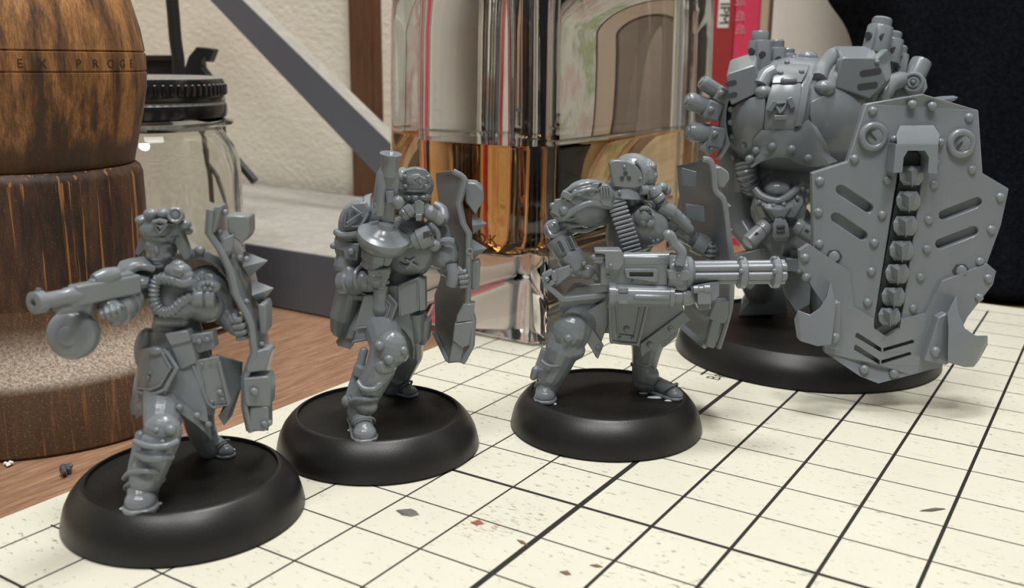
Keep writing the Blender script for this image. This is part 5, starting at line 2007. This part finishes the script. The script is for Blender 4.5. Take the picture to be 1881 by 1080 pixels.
    for a, b2 in zip(rn, rf_):
        m = ((a[0] + b2[0]) / 2 + 14, (a[1] + b2[1]) / 2 - 2, -58)
        pa, pm, pb = f.P(a), f.P(m), f.P(b2)
        th = dv(1, .55, 0).normalized() * (10 * f.k)
        rows.append([pa, pm, pb, pb + th, pm + th, pa + th])
    sh.rings(rows)
    o = sh.end(bevel=1.2, label='shield seen from its hollow inner side')
    q = f.part('shield_rim', o)
    q.tb([(a[0] + 2, a[1], 8) for a in rn], 5.5, 8, 3)
    q.end()
    q = f.part('shield_clamp', o)
    q.pr([c(945, 128, 0), c(985, 124, 0), c(1022, 150, 0), c(1030, 185, 0), c(1000, 232, 0), c(968, 230, 0)], 46)
    q.end(bevel=3)
    for x, y in ((1000, 322), (1008, 440), (1012, 480)):
        q = f.part('spike', o)
        q.lt(c(x, y, -8), c(x + 34, y - 2, -8), [(0, 13), (1, 0.8)], 4)
        q.end(sharp=20)
    q = f.part('shield_latch', o)
    q.pr([c(955, 790, 16), c(1028, 790, 16), c(1018, 870, 16), c(1000, 905, 16), c(920, 880, 16)], 24)
    q.pr([c(938, 880, 12), c(990, 890, 12), c(950, 1028, 12), c(905, 1015, 12)], 20)
    q.end(bevel=2.5)
    q = f.part('grip_plate', o)
    q.pr([c(790, 130, -60), c(862, 150, -40), c(862, 225, -40), c(795, 220, -60)], 4)
    q.end(bevel=1)
    q = f.part('grip_plate', o)
    q.pr([c(810, 310, -60), c(900, 320, -36), c(905, 400, -36), c(815, 390, -60)], 6)
    q.end(bevel=1)
    q = f.part('shield_strut', o)
    q.br(c(790, 915, -60), c(905, 1015, -6), 10, 14)
    q.end(bevel=1.5)
    f.glue(base, [(990, 742, 8, 5), (1018, 742, 5, 4), (1205, 730, 17, 6), (1182, 722, 9, 6), (1232, 736, 12, 4)])
build_minigunner()

# ------------------------------------------------------------------ large robot with the toothed shield
def build_robot():
    f = Fig('robot_miniature', 'large grey plastic robot miniature carrying a riveted shield with a toothed chain', 'miniature', 5.73, 18.2)
    base = f.base(2.49, None, lip=0.56)
    t = lambda x, y, d=0.0: (1240 + x / 3.376, 20 + y / 3.376, d)
    h = lambda x, y, d=0.0: (1320 + x / 3.375, 280 + y / 3.375, d)
    le = lambda x, y, d=0.0: (1240 + x / 5.4, 120 + y / 5.4, d)
    rs = lambda x, y, d=0.0: (1560 + x / 6.0, 20 + y / 6.0, d)
    UC, VC, RU, RV_, RD = 1466, 214, 138, 104, 100
    def sf(u, v, e=0.0):
        q = 1 - ((u - UC) / RU) ** 2 - ((v - VC) / RV_) ** 2
        return RD * math.sqrt(max(q, 0.0)) + e
    def on(x, y, e=0.0):
        u, v, _ = t(x, y)
        return (u, v, sf(u, v, e))
    hull = f.part('hull')
    hull.s((UC, VC, 0), (RU, RD, RV_), (0, 0, 0), 48, 28)
    H = hull.end(sharp=180)
    def skin(name, polys, e, th, parent=None, bevel=1.0):
        """plate that follows the hull: rows of (x, y) in the same crop, lofted and thickened"""
        p = f.part(name, parent)
        rows = []
        for r in polys:
            fr = [on(x, y, e) for x, y in r]
            bk = [on(x, y, e - th) for x, y in reversed(r)]
            rows.append(fr + bk)
        p.loft(rows)
        return p.end(bevel=bevel, sharp=40)
    def lerp_rows(L, R, n):
        return [[(l[0] + (r[0] - l[0]) * k / n, l[1] + (r[1] - l[1]) * k / n) for k in range(n + 1)] for l, r in zip(L, R)]
    # riveted side panels
    o = skin('side_panel', lerp_rows([(410, 558), (352, 606), (342, 700), (358, 800), (395, 880), (440, 935)], [(560, 512), (560, 580), (556, 660), (550, 730), (500, 830), (480, 960)], 5), 8, 14, H, 2)
    for x, y in ((347, 612), (345, 692), (355, 780), (428, 832), (362, 905)):
        f.rivet(o, on(x, y, 8), 5.5, (-.5, -.85, .1))
    o = skin('side_panel', lerp_rows([(845, 562), (835, 640), (850, 720), (900, 800), (960, 890)], [(1000, 485), (1190, 560), (1150, 690), (1090, 830), (1010, 900)], 6), 8, 14, H, 2)
    for x, y in ((1140, 565), (1122, 650), (1102, 748), (1005, 810), (955, 912)):
        f.rivet(o, on(x, y, 8), 6, (.35, -.9, .15))
    # central band: front with emblem, hatch above
    o = skin('front_band', lerp_rows([(600, 455), (580, 520), (562, 600), (555, 680), (550, 735)], [(785, 448), (785, 520), (772, 600), (760, 680), (745, 745)], 5), 13, 20, H, 2)
    for x, y, a in ((718, 570, -25), (600, 590, 30), (650, 662, 0)):
        q = f.part('emblem_bar', o)
        u, v, d = on(x, y, 17)
        q.bx((u, v, d), ((9, 8, 18) if a else (21, 8, 8)), (0, a, 0))
        q.end(bevel=1)
    q = f.part('emblem_ring', o)
    q.tb([on(625, 575, 15), on(690, 570, 15), on(672, 610, 15), on(650, 632, 15), on(635, 605, 15)], 3, 8, 0, True)
    q.end()
    o = skin('hatch', lerp_rows([(640, 300), (620, 360), (605, 410), (598, 450)], [(850, 285), (838, 340), (812, 395), (788, 444)], 5), 13, 20, H, 2)
    for x, y in ((738, 290), (695, 318), (655, 382), (785, 375), (826, 305)):
        f.rivet(o, on(x, y, 14), 5, (0, -.6, .8))
    q = f.part('hatch_grip', o)
    q.c(on(675, 432, 16), 6, on(735, 430, 16), 6)
    q.end()
    q = f.part('hatch_hood', o)
    q.s((1484, 106, 4), (18, 16, 12))
    q.end()
    q = f.part('spine_ridge', H)
    q.loft([[on(x - 26, y, 18), on(x + 20, y - 4, 18), on(x + 22, y - 4, -6), on(x - 26, y, -6)] for x, y in ((915, 290), (880, 340), (842, 400), (815, 470), (800, 560), (785, 640), (765, 720))])
    q.end(bevel=1.5)
    # ball joints beside the band
    for x, y, r in ((550, 505, 13), (925, 480, 16)):
        q = f.part('ball_joint', H)
        q.s(on(x, y, 4), (r * 1.2, r, r * .9))
        q.end()
    for pts in ([(525, 470), (560, 410), (610, 380)], [(885, 430), (905, 370), (970, 290), (1020, 270)]):
        q = f.part('shoulder_hose', H)
        q.tb([on(x, y, 6) for x, y in pts], 15, 14)
        q.end()
    # belly lip
    top = [(478, 800), (540, 738), (640, 726), (740, 738), (782, 702), (826, 672), (878, 720), (930, 805), (1000, 925)]
    bot = [(470, 975), (540, 932), (620, 908), (700, 912), (760, 945), (830, 966), (890, 965), (950, 950), (1005, 935)]
    p = f.part('belly_lip')
    rows = []
    for a, b_ in zip(top, bot):
        m = ((a[0] + b_[0]) / 2, (a[1] + b_[1]) / 2)
        A, Mm, B = on(*a, 12), on(*m, 22), t(b_[0], b_[1], 104 - abs(b_[0] - 720) * 0.05)
        q1, q3 = tuple((A[i] * .5 + Mm[i] * .5 + (0, 0, 4)[i]) for i in range(3)), tuple((B[i] * .5 + Mm[i] * .5 + (0, 0, 4)[i]) for i in range(3))
        rows.append([A, q1, Mm, q3, B, (B[0], B[1] - 2, B[2] - 14), (Mm[0], Mm[1], Mm[2] - 18), (A[0], A[1], A[2] - 16)])
    p.loft(rows)
    lip = p.end(sharp=50)
    for x, y in ((505, 868), (603, 842), (722, 858), (824, 912), (462, 920)):
        k = min(range(len(top) - 1), key=lambda i: abs((top[i][0] + top[i + 1][0] + bot[i][0] + bot[i + 1][0]) / 4 - x))
        ty, by = (top[k][1] + top[k + 1][1]) / 2, (bot[k][1] + bot[k + 1][1]) / 2
        w = min(1, max(0, (y - ty) / (by - ty)))
        u, v, _ = t(x, y)
        um, vm, _ = t(x, (ty + by) / 2)
        dm = sf(um, vm, 22)
        dd = dm + (104 - abs(x - 720) * 0.05 - dm) * max(0, w - .5) * 2
        f.rivet(lip, (u, v, dd + 3), 7.5, (0, -1, 0))
    # --- head under the lip
    D = 66
    p = f.part('neck')
    p.pr([h(315, 150, 40), h(330, 60, 30), h(400, 55, 30), h(425, 150, 40)], 30)
    p.s((1438, 350, 20), (52, 40, 46))
    p.end(bevel=2)
    p = f.part('head')
    p.s(h(372, 350, D - 20), (50, 34, 44))
    p.s(h(372, 300, D - 26), (46, 30, 34))
    hd = p.end(remesh=1.4, smooth=2)
    p = f.part('face_mask', hd)
    p.loft([[h(222, 225, D), h(300, 285, D + 16), h(372, 310, D + 24), h(450, 280, D + 16), h(512, 205, D), h(512, 210, D - 18), h(372, 300, D - 8), h(222, 232, D - 18)],
            [h(225, 330, D + 10), h(300, 350, D + 28), h(372, 360, D + 42), h(450, 340, D + 28), h(528, 310, D + 10), h(520, 314, D - 16), h(372, 356, D - 4), h(235, 336, D - 16)],
            [h(258, 420, D + 8), h(305, 440, D + 22), h(350, 402, D + 38), h(405, 398, D + 38), h(466, 410, D + 20), h(462, 412, D - 10), h(372, 400, D), h(265, 428, D - 12)]])
    p.end(bevel=1.5, sharp=40)
    p = f.part('collar', hd)
    p.tb([h(225, 225, D + 2), h(255, 262, D + 10), h(310, 290, D + 20), h(372, 300, D + 26), h(430, 272, D + 20), h(475, 232, D + 12), h(505, 195, D + 2)], 6.5, 10)
    p.end()
    p = f.part('dome', hd)
    p.s(h(365, 228, D), (24, 20, 17))
    p.end()
    p = f.part('crest', hd)
    p.pr([h(320, 190, D - 4), h(335, 160, D - 8), h(430, 155, D - 8), h(448, 175, D - 4), h(440, 205, D - 2), h(330, 200, D - 2)], 16)
    p.end(bevel=2)
    for sgn, x0 in ((1, 250), (-1, 490)):
        for k in range(3):
            p = f.part('mask_slit', hd)
            a = h(x0 + sgn * (8 + k * 20), 315 + k * 22 - (12 if sgn < 0 else 0), D + 15 + k * 6)
            b_ = h(x0 + sgn * (50 + k * 20), 390 + k * 14 - (12 if sgn < 0 else 0), D + 25 + k * 6)
            p.c(a, 2.4, b_, 2.4, 8)
            p.end(M['recess_shade'])
    for x, y in ((252, 308), (342, 330), (404, 322), (488, 282), (518, 225), (550, 238)):
        f.rivet(hd, h(x, y, D + 34 - abs(x - 372) * .15), 4.5)
    p = f.part('snout', hd)
    p.loft([[h(350, 400, D + 36), h(405, 398, D + 36), h(408, 402, D), h(348, 402, D)], [h(335, 450, D + 42), h(430, 445, D + 42), h(432, 450, D + 4), h(333, 452, D + 4)],
            [h(335, 520, D + 42), h(440, 515, D + 42), h(440, 518, D + 6), h(334, 520, D + 6)], [h(352, 552, D + 36), h(420, 550, D + 36), h(420, 550, D + 10), h(352, 552, D + 10)]])
    sn = p.end(bevel=3, sharp=50)
    for y in (462, 490):
        p = f.part('snout_slot', sn)
        p.c(h(368, y, D + 42), 3, h(402, y - 2, D + 42), 3, 8)
        p.end(M['recess_shade'])
    for a, b_ in ((h(300, 450, D + 20), h(178, 565, D + 34)), (h(470, 450, D + 16), h(600, 530, D + 24))):
        p = f.part('jaw_exhaust', hd)
        p.lt(a, b_, [(0, 13), (.12, 15), (.3, 15), (.32, 13.5), (.38, 13.5), (.4, 14.5), (.92, 14.5), (1, 11)], 20)
        o = p.end(sharp=35)
        m = Vector(a).lerp(Vector(b_), .58)
        p = f.part('exhaust_port', o)
        p.bx((m.x + 1, m.y - 3, m.z + 13), (5, 3, 8), (0, 40 if b_[0] < a[0] else -50, 0))
        p.end(M['recess_shade'], bevel=1)
    # --- body below: pelvis, arms, legs
    dF = f.floor(1402, 572)
    p = f.part('body')
    p.s((1446, 440, 0), (56, 50, 70))
    p.s((1450, 330, -10), (90, 60, 50))
    p.ch([(1405, 470, 0, 36), (1392, 520, dF * .6, 32), (1400, 556, dF, 26)])
    p.ch([(1500, 470, -6, 38), (1515, 530, 10, 34), (1520, 585, 20, 28)])
    p.ch([(1350, 290, -30, 32), (1352, 350, -34, 30), (1362, 410, -18, 26), (1380, 440, 10, 22)])
    p.ch([(1570, 280, 10, 36), (1585, 380, 60, 32), (1590, 450, 120, 26)])
    p.end(remesh=2.0, smooth=3)
    p = f.part('ribbed_hose')
    p.tb([h(165, 60, 30), h(175, 140, 34), h(215, 230, 26)], 16, 14)
    rb = p.end()
    pp = catmull([f.P(h(165, 60, 30)), f.P(h(175, 140, 34)), f.P(h(215, 230, 26))], 4)
    for i in range(1, 8):
        p = f.part('hose_ring', rb)
        p.torus(pp[i], pp[min(i + 1, 8)] - pp[i - 1], 16 * f.k, 3 * f.k, 18, 6)
        p.end()
    for (u0, v0, u1, v1, w, hh) in ((1360, 582, 1440, 578, 40, 48), (1490, 620, 1550, 616, 40, 40)):
        p = f.part('foot')
        dd = f.floor((u0 + u1) / 2, v0 - 4)
        p.loft([[(u0 - 4, v0, dd + 26), (u1 + 6, v1, dd + 22), (u1 + 6, v1 - 24, dd - 40), (u0, v0 - 24, dd - 40)],
                [(u0 + 2, v0 - 16, dd + 26), (u1 + 6, v1 - 20, dd + 22), (u1 + 4, v1 - 44, dd - 40), (u0 + 6, v0 - 40, dd - 40)],
                [(u0 + 34, v0 - hh, dd + 10), (u1 + 2, v1 - hh - 6, dd + 8), (u1, v1 - hh - 16, dd - 30), (u0 + 36, v0 - hh - 10, dd - 30)]])
        p.end(bevel=3, sharp=45)
    p = f.part('leg_plate')
    p.pr([(1432, 500, 40), (1490, 500, 44), (1488, 560, 50), (1462, 575, 50), (1440, 540, 46)], 14)
    p.end(bevel=2)
    p = f.part('leg_plate')
    p.pr([(1345, 470, 20), (1400, 455, 30), (1402, 512, 36), (1380, 535, 32), (1346, 520, 20)], 16)
    p.end(bevel=3)
    p = f.part('hip_block')
    p.bx(h(450, 690, 60), (30, 30, 24), (0, 5, 0))
    p.bx(h(465, 640, 50), (14, 20, 26))
    p.end(bevel=2)
    f.rivet(f.root.children[-1], h(500, 740, 76), 4.5)
    # --- left exhaust bank
    m = f.part('exhaust_manifold')
    m.loft([[le(x, y, 40), le(x + 75, y, 52), le(x + 75, y + 6, 20), le(x, y + 6, 10)] for x, y in ((478, 300), (450, 380), (435, 460), (432, 560), (445, 680), (470, 790), (390, 930))])
    man = m.end(bevel=2)
    for (x0, y0, x1, y1, r, bxx) in ((480, 300, 262, 160, 13, (455, 280)), (385, 440, 118, 345, 15.5, (352, 440)), (420, 690, 128, 655, 17, (390, 680))):
        q = f.part('exhaust_pipe', man)
        q.lt(le(x0, y0, 30), le(x1, y1, 42), [(0, r), (.86, r), (.94, r * .93), (1, r * .8), (1, r * .5), (1.04, r * .45), (1.06, r * .2)], 24)
        q.end(sharp=30)
        q = f.part('pipe_joint', man)
        a, b_ = le(x0 + 40, y0 + 30, 34), le((x0 * .62 + x1 * .38), (y0 * .62 + y1 * .38) + 14, 40)
        q.br(a, b_, 2.1 * r, 2.0 * r)
        o = q.end(bevel=3)
        f.rivet(o, le(bxx[0], bxx[1], 36 + r), 7, (-.1, -1, .1))
        q = f.part('bolt', o)
        q.lt(le(bxx[0], bxx[1], 40 + r), le(bxx[0], bxx[1], 45 + r), [(0, 3.2), (1, 3)], 10)
        q.end()
    q = f.part('manifold_foot', man)
    q.pr([le(240, 830, 50), le(330, 730, 50), le(470, 780, 52), le(440, 840, 50), le(350, 900, 46)], 30)
    o = q.end(bevel=2.5)
    f.rivet(o, le(360, 828, 51), 4)
    # --- smoke boxes and stacks
    q = f.part('stack_box')
    q.pr([t(318, 400, 78), t(335, 385, 78), t(490, 335, 78), t(505, 345, 78), t(522, 475, 78), t(505, 515, 78), t(350, 588, 78), t(332, 545, 78)], 78, (.25, .95, .3))
    o = q.end(bevel=2.5)
    for x0, y0, x1, y1 in ((330, 452, 368, 444), (340, 526, 372, 518)):
        q = f.part('box_slot', o)
        a, b_ = t(x0, y0), t(x1, y1)
        q.pr(stadium(a[0], a[1], b_[0], b_[1], 4.5, 79), 4)
        q.end(M['recess_shade'])  # slightly raised pad; its dark colour stands for the slot's shade
    q = f.part('stack_box')
    q.pr([t(1000, 478, 84), t(1012, 380, 84), t(1030, 300, 84), t(1050, 285, 84), t(1240, 290, 84), t(1265, 300, 84), t(1290, 370, 84), t(1308, 445, 84), t(1275, 480, 84), t(1205, 545, 84)], 24)
    q.pr([t(1005, 476, 63), t(1032, 295, 63), t(1262, 295, 63), t(1306, 445, 63), t(1206, 542, 63)], 60, (.12, .9, .35))
    o = q.end(bevel=2.5)
    f.rivet(o, t(1252, 318, 84), 4.5)
    for x0, y0, x1, y1 in ((1165, 388, 1262, 372), (1150, 470, 1240, 458)):
        q = f.part('box_slot', o)
        a, b_ = t(x0, y0), t(x1, y1)
        q.pr(stadium(a[0], a[1], b_[0], b_[1], 5.5, 85), 4)
        q.end(M['recess_shade'])  # raised pad again, slot depth given by the dark colour
    q = f.part('box_flank', o)
    q.pr([t(1258, 292, 82), t(1320, 235, 30), t(1335, 290, 20), t(1345, 410, 20), t(1312, 448, 82)], 12, (-.6, .6, 0))
    q.end(bevel=2)
    def stack(a, b_, rj, rc, holes, dd=0):
        q = f.part('smoke_stack')
        q.lt(a, b_, [(0, rj), (.72, rj), (.76, rj * .94), (.77, rc), (.95, rc), (1, rc * .85), (1, rc * .5)], 24)
        o = q.end(sharp=35)
        A, B = Vector(a), Vector(b_)
        for tt, ang in holes:
            s_ = math.radians(ang)
            m_ = A.lerp(B, tt)
            pnt = (m_.x + rj * math.sin(s_), m_.y, m_.z + rj * math.cos(s_))
            q = f.part('stack_hole', o)
            w0 = f.P(pnt)
            n = dv(math.sin(s_), -math.cos(s_), 0)
            q.lathe(w0 - n * (3 * f.k), n, [(0, rj * .3 * f.k), (4.6 * f.k, rj * .3 * f.k)], 14)
            q.end(M['recess_shade'])  # dark disc standing proud, painted as the shade of a hole
        q = f.part('stack_seam', o)
        q.c((a[0] - rj * .3, a[1], a[2] + rj * .96), 1.2, (b_[0] - rj * .3 - (b_[0] - a[0]) * .25, a[1] + (b_[1] - a[1]) * .75, (a[2] + b_[2]) / 2 + rj * .96), 1.2, 6)
        q.end()
    stack((1394, 132, 10), (1397, 57, 4), 20, 15, ((.42, 15), (.62, 60), (.28, 62), (.5, -50)))
    stack((1424, 135, -14), (1426, 73, -18), 18, 14, ((.42, 15), (.6, 60), (.3, 62)))
    stack((1446, 128, -36), (1447, 89, -38), 15, 12, ())
    stack((1606, 98, 6), (1622, 33, -2), 22, 17, ((.45, 22), (.6, 60), (.3, 62), (.5, -60)))
    stack((1630, 115, -12), (1642, 58, -18), 20, 15, ((.4, 20), (.58, 60), (.25, 55)))
    stack((1640, 145, -26), (1652, 84, -34), 20, 15, ((.3, 20), (.5, 50), (.6, 20), (.2, 60)))
    # --- right exhausts
    q = f.part('exhaust_pipe')
    q.lt(rs(690, 790, -20), rs(805, 540, -30), [(0, 18), (.85, 18.5), (.95, 17.5), (1, 14), (1, 9), (.97, 8), (1.0, 4)], 28)
    q.end(sharp=30)
    q = f.part('exhaust_pipe')
    q.lt(rs(700, 840, -20), rs(705, 785, 24), [(0, 18), (.8, 19), (.95, 18.5), (1, 16), (1, 13), (.94, 12.5), (.94, 10), (1, 9), (1, 6), (.96, 5), (1.08, 2)], 30)
    q.end(sharp=30)
    q = f.part('arm_coil')
    q.tb([rs(210, 1000, 60), rs(260, 900, 50), rs(330, 830, 40), rs(400, 830, 34)], 10, 12)
    q.end()
    q = f.part('arm_coil')
    q.tb([rs(330, 1000, 40), rs(390, 890, 34), rs(460, 800, 24), rs(560, 760, 10)], 15, 12)
    q.end()
    q = f.part('arm_block')
    q.pr([rs(500, 960, 10), rs(540, 780, 10), rs(600, 670, 0), rs(850, 740, -10), rs(870, 850, 0), rs(800, 960, 10)], 50)
    q.end(bevel=3)
    q = f.part('spike')
    q.lt(rs(760, 1030, -10), rs(1195, 955, 20), [(0, 8), (.6, 7), (.9, 4.5), (1, 1)], 8)
    q.end()
    # ------------------------------------------------ shield
    s = lambda x, y: (1440 + x / 1.9286, 160 + y / 1.9286)
    def cu(v):                                   # the crease runs from top to foot
        return 1696.7 + (v - 173) * (1613.7 - 1696.7) / (704 - 173)
    def sd(x, y, e=0.0):
        u, v = s(x, y)
        return (u, v, 292 + (v - 440) * 0.07 - abs(u - cu(v)) * 0.10 + e)
    Lh = [stadium(202, 364, 300, 428, 17, 0), stadium(184, 462, 280, 526, 17, 0)]
    Rh = [stadium(566, 454, 686, 407, 17, 0), stadium(554, 556, 673, 510, 17, 0)]
    def half(poly, holes, e, th, part):
        part.pr([sd(x, y, e) for x, y in poly], th, holes=[[sd(q[0], q[1], e) for q in hh] for hh in holes])
    p = f.part('shield')
    half([(495, 25), (290, 60), (225, 265), (100, 305), (105, 600), (150, 780), (330, 880), (318, 850), (405, 300), (418, 215), (466, 213), (514, 215), (495, 290), (412, 858), (400, 880), (600, 820), (715, 640), (770, 490), (798, 360), (705, 305), (690, 82)], Lh + Rh, 0, 14, p)
    shd = p.end(bevel=1.6, label='tall riveted shield plate with a central toothed chain')
    p = f.part('shield_back', shd)
    half([(480, 60), (300, 80), (240, 275), (115, 320), (120, 590), (170, 780), (330, 900), (420, 900), (600, 800), (700, 630), (755, 490), (780, 365), (690, 320), (675, 95)], [], -9, 10, p)
    p.end(bevel=1)
    p = f.part('lower_plate', shd)
    hol = [[(256, 872), (262, 870), (346, 925), (346, 940), (252, 884)], [(250, 916), (256, 912), (340, 968), (340, 984), (248, 930)],
           [(352, 925), (352, 940), (460, 908), (462, 898), (455, 895)], [(345, 968), (345, 984), (450, 950), (452, 942), (446, 938)]]
    half([(90, 557), (55, 580), (60, 640), (95, 700), (140, 770), (145, 940), (270, 1025), (335, 1050), (450, 1020), (560, 990), (600, 920), (650, 815), (740, 700), (752, 652), (722, 626), (562, 688), (502, 803), (416, 824), (411, 856), (365, 885), (320, 855), (318, 820), (247, 778), (232, 652)], hol, 7, 12, p)
    lp = p.end(bevel=1.6)
    p = f.part('lower_plate_back', lp)
    half([(200, 830), (500, 830), (480, 980), (335, 1020), (220, 960)], [], -1, 6, p)
    p.end()
    for x, y in ((315, 85), (455, 62), (525, 68), (655, 108), (250, 255), (127, 333), (122, 443), (125, 555), (367, 330), (348, 453), (320, 552), (310, 653), (297, 763), (530, 345), (512, 470), (505, 573), (483, 673), (457, 783), (665, 292), (765, 390), (733, 505), (693, 618)):
        f.rivet(shd, sd(x, y, 0), 7.2)
    for x, y in ((75, 605), (80, 673), (722, 677), (690, 745), (285, 1000), (390, 1015)):
        f.rivet(lp, sd(x, y, 7), 7.2)
    for x, y in ((178, 600), (628, 650)):         # notched hexagon sockets
        p = f.part('socket', shd)
        pt = [sd(x + 30 * math.cos(math.pi / 3 * k), y + 24 * math.sin(math.pi / 3 * k), 2) for k in range(6)]
        p.pr(pt, 4)
        so = p.end(M['recess_shade'])
        p = f.part('socket_screw', so)
        p.lt(sd(x, y, 1), sd(x, y, 6), [(0, 8), (.8, 8), (1, 6)], 14)
        p.end()
    for x, y in ((317, 176), (628, 200)):         # round slotted screws
        p = f.part('screw_ring', shd)
        p.torus(f.P(sd(x, y, 3)), dv(.02, -1, .1), 17 * f.k, 5.5 * f.k, 28, 10)
        ring = p.end()
        p = f.part('screw_head', ring)
        p.lt(sd(x, y, -2), sd(x, y, 4), [(0, 13), (.9, 13), (1, 12)], 20)
        p.end()
        p = f.part('screw_slot', ring)
        p.br(sd(x - 12, y + 14 if x > 400 else y - 14, 4), sd(x + 12, y - 14 if x > 400 else y + 14, 4), 3, 2)
        p.end(M['recess_shade'])
    p = f.part('chain_hood', shd)
    p.pr([sd(x, y, 30) for x, y in ((386, 305), (398, 200), (402, 205), (548, 200), (545, 308), (510, 305), (514, 250), (500, 226), (440, 226), (425, 250), (420, 303))], 30)
    p.loft([[sd(400, 205, 30), sd(548, 202, 30), sd(548, 206, 0), sd(400, 206, 0)], [sd(398, 168, 24), sd(552, 168, 24), sd(552, 172, 0), sd(398, 172, 0)], [sd(412, 136, 6), sd(530, 134, 6), sd(530, 136, -2), sd(412, 137, -2)]])
    hood = p.end(bevel=1.8)
    for x, y in ((390, 185), (380, 258), (556, 195), (540, 268)):
        f.rivet(shd, sd(x, y, 4), 6, (.6 if x > 400 else -.6, -.7, .1))
    p = f.part('chain_channel', shd)
    p.pr([sd(x, y, -6) for x, y in ((425, 230), (512, 230), (412, 880), (365, 895), (316, 860))], 6)
    p.end(M['recess_shade'])
    teeth = ((452, 312, 1.0), (441, 402, 1.0), (430, 490, 1.0), (417, 578, 1.0), (402, 660, .98), (388, 742, .96), (374, 812, .9))
    for x, y, sc in teeth:
        p = f.part('chain_link', shd)
        w = 44 * sc
        p.loft([[sd(x - w * .72, y - 34 * sc, 2), sd(x + w * .72, y - 34 * sc, 2), sd(x + w * .72, y - 30 * sc, -8), sd(x - w * .72, y - 30 * sc, -8)],
                [sd(x - w, y - 8, 8), sd(x + w, y - 8, 8), sd(x + w, y - 4, -8), sd(x - w, y - 4, -8)],
                [sd(x - w * .95, y + 16, 6), sd(x + w * .95, y + 16, 6), sd(x + w * .95, y + 18, -8), sd(x - w * .95, y + 18, -8)],
                [sd(x - w * .62, y + 36 * sc, 0), sd(x + w * .62, y + 36 * sc, 0), sd(x + w * .62, y + 38 * sc, -8), sd(x - w * .62, y + 38 * sc, -8)]])
        o = p.end(bevel=1.2)
        p = f.part('tooth', o)
        tip = f.P(sd(x + 2, y + 42 * sc, 24))
        rg = [sd(x - 25 * sc, y - 28 * sc, 6), sd(x, y - 34 * sc, 14), sd(x + 27 * sc, y - 28 * sc, 6), sd(x + 24 * sc, y - 4, 6), sd(x + 2, y + 46 * sc, 10), sd(x - 22 * sc, y - 4, 6)]
        vs = [f.P(q) for q in rg]
        p.add(vs + [f.P(sd(x + 1, y - 12 * sc, 25)), tip], [(0, 1, 6), (1, 2, 6), (2, 3, 7, 6), (3, 4, 7), (4, 5, 7), (5, 0, 6, 7), (5, 4, 3, 2, 1, 0)])
        p.end(sharp=15)
    # claws
    p = f.part('claw', lp)
    p.pr([sd(x, y, 24) for x, y in ((150, 785), (168, 765), (200, 762), (197, 930), (190, 934), (140, 915))], 24)
    p.loft([[sd(165, 690, 34), sd(182, 755, 34), sd(182, 760, 6), sd(165, 694, 6)], [sd(152, 742, 36), sd(184, 775, 38), sd(184, 778, 6), sd(152, 745, 6)],
            [sd(128, 782, 38), sd(168, 912, 42), sd(168, 912, 6), sd(128, 784, 6)], [sd(92, 806, 36), sd(120, 918, 42), sd(120, 918, 6), sd(92, 808, 6)],
            [sd(50, 790, 30), sd(58, 900, 36), sd(58, 900, 6), sd(50, 792, 6)], [sd(36, 822, 24), sd(46, 888, 24), sd(46, 888, 8), sd(36, 824, 8)]])
    o = p.end(bevel=1.2, sharp=25)
    f.rivet(o, sd(180, 888, 25), 8.5)
    p = f.part('claw', lp)
    p.pr([sd(x, y, 24) for x, y in ((497, 968), (548, 818), (575, 802), (600, 815), (590, 975), (575, 985))], 24)
    p.loft([[sd(610, 740, 34), sd(578, 800, 34), sd(578, 804, 6), sd(610, 744, 6)], [sd(618, 800, 38), sd(582, 850, 40), sd(582, 852, 6), sd(618, 803, 6)],
            [sd(642, 855, 42), sd(580, 975, 44), sd(580, 975, 6), sd(642, 857, 6)], [sd(680, 880, 42), sd(640, 992, 46), sd(640, 992, 6), sd(680, 882, 6)],
            [sd(722, 880, 34), sd(672, 992, 38), sd(672, 992, 6), sd(722, 882, 6)], [sd(722, 912, 26), sd(690, 970, 26), sd(690, 970, 8), sd(722, 912, 8)]])
    o = p.end(bevel=1.2, sharp=25)
    f.rivet(o, sd(537, 937, 25), 8.5)
    # arm that carries the shield
    p = f.part('shield_arm')
    p.ch([(1590, 440, 120, 24), (1618, 432, 210, 20), (1632, 430, 256, 16)])
    p.end()
build_robot()
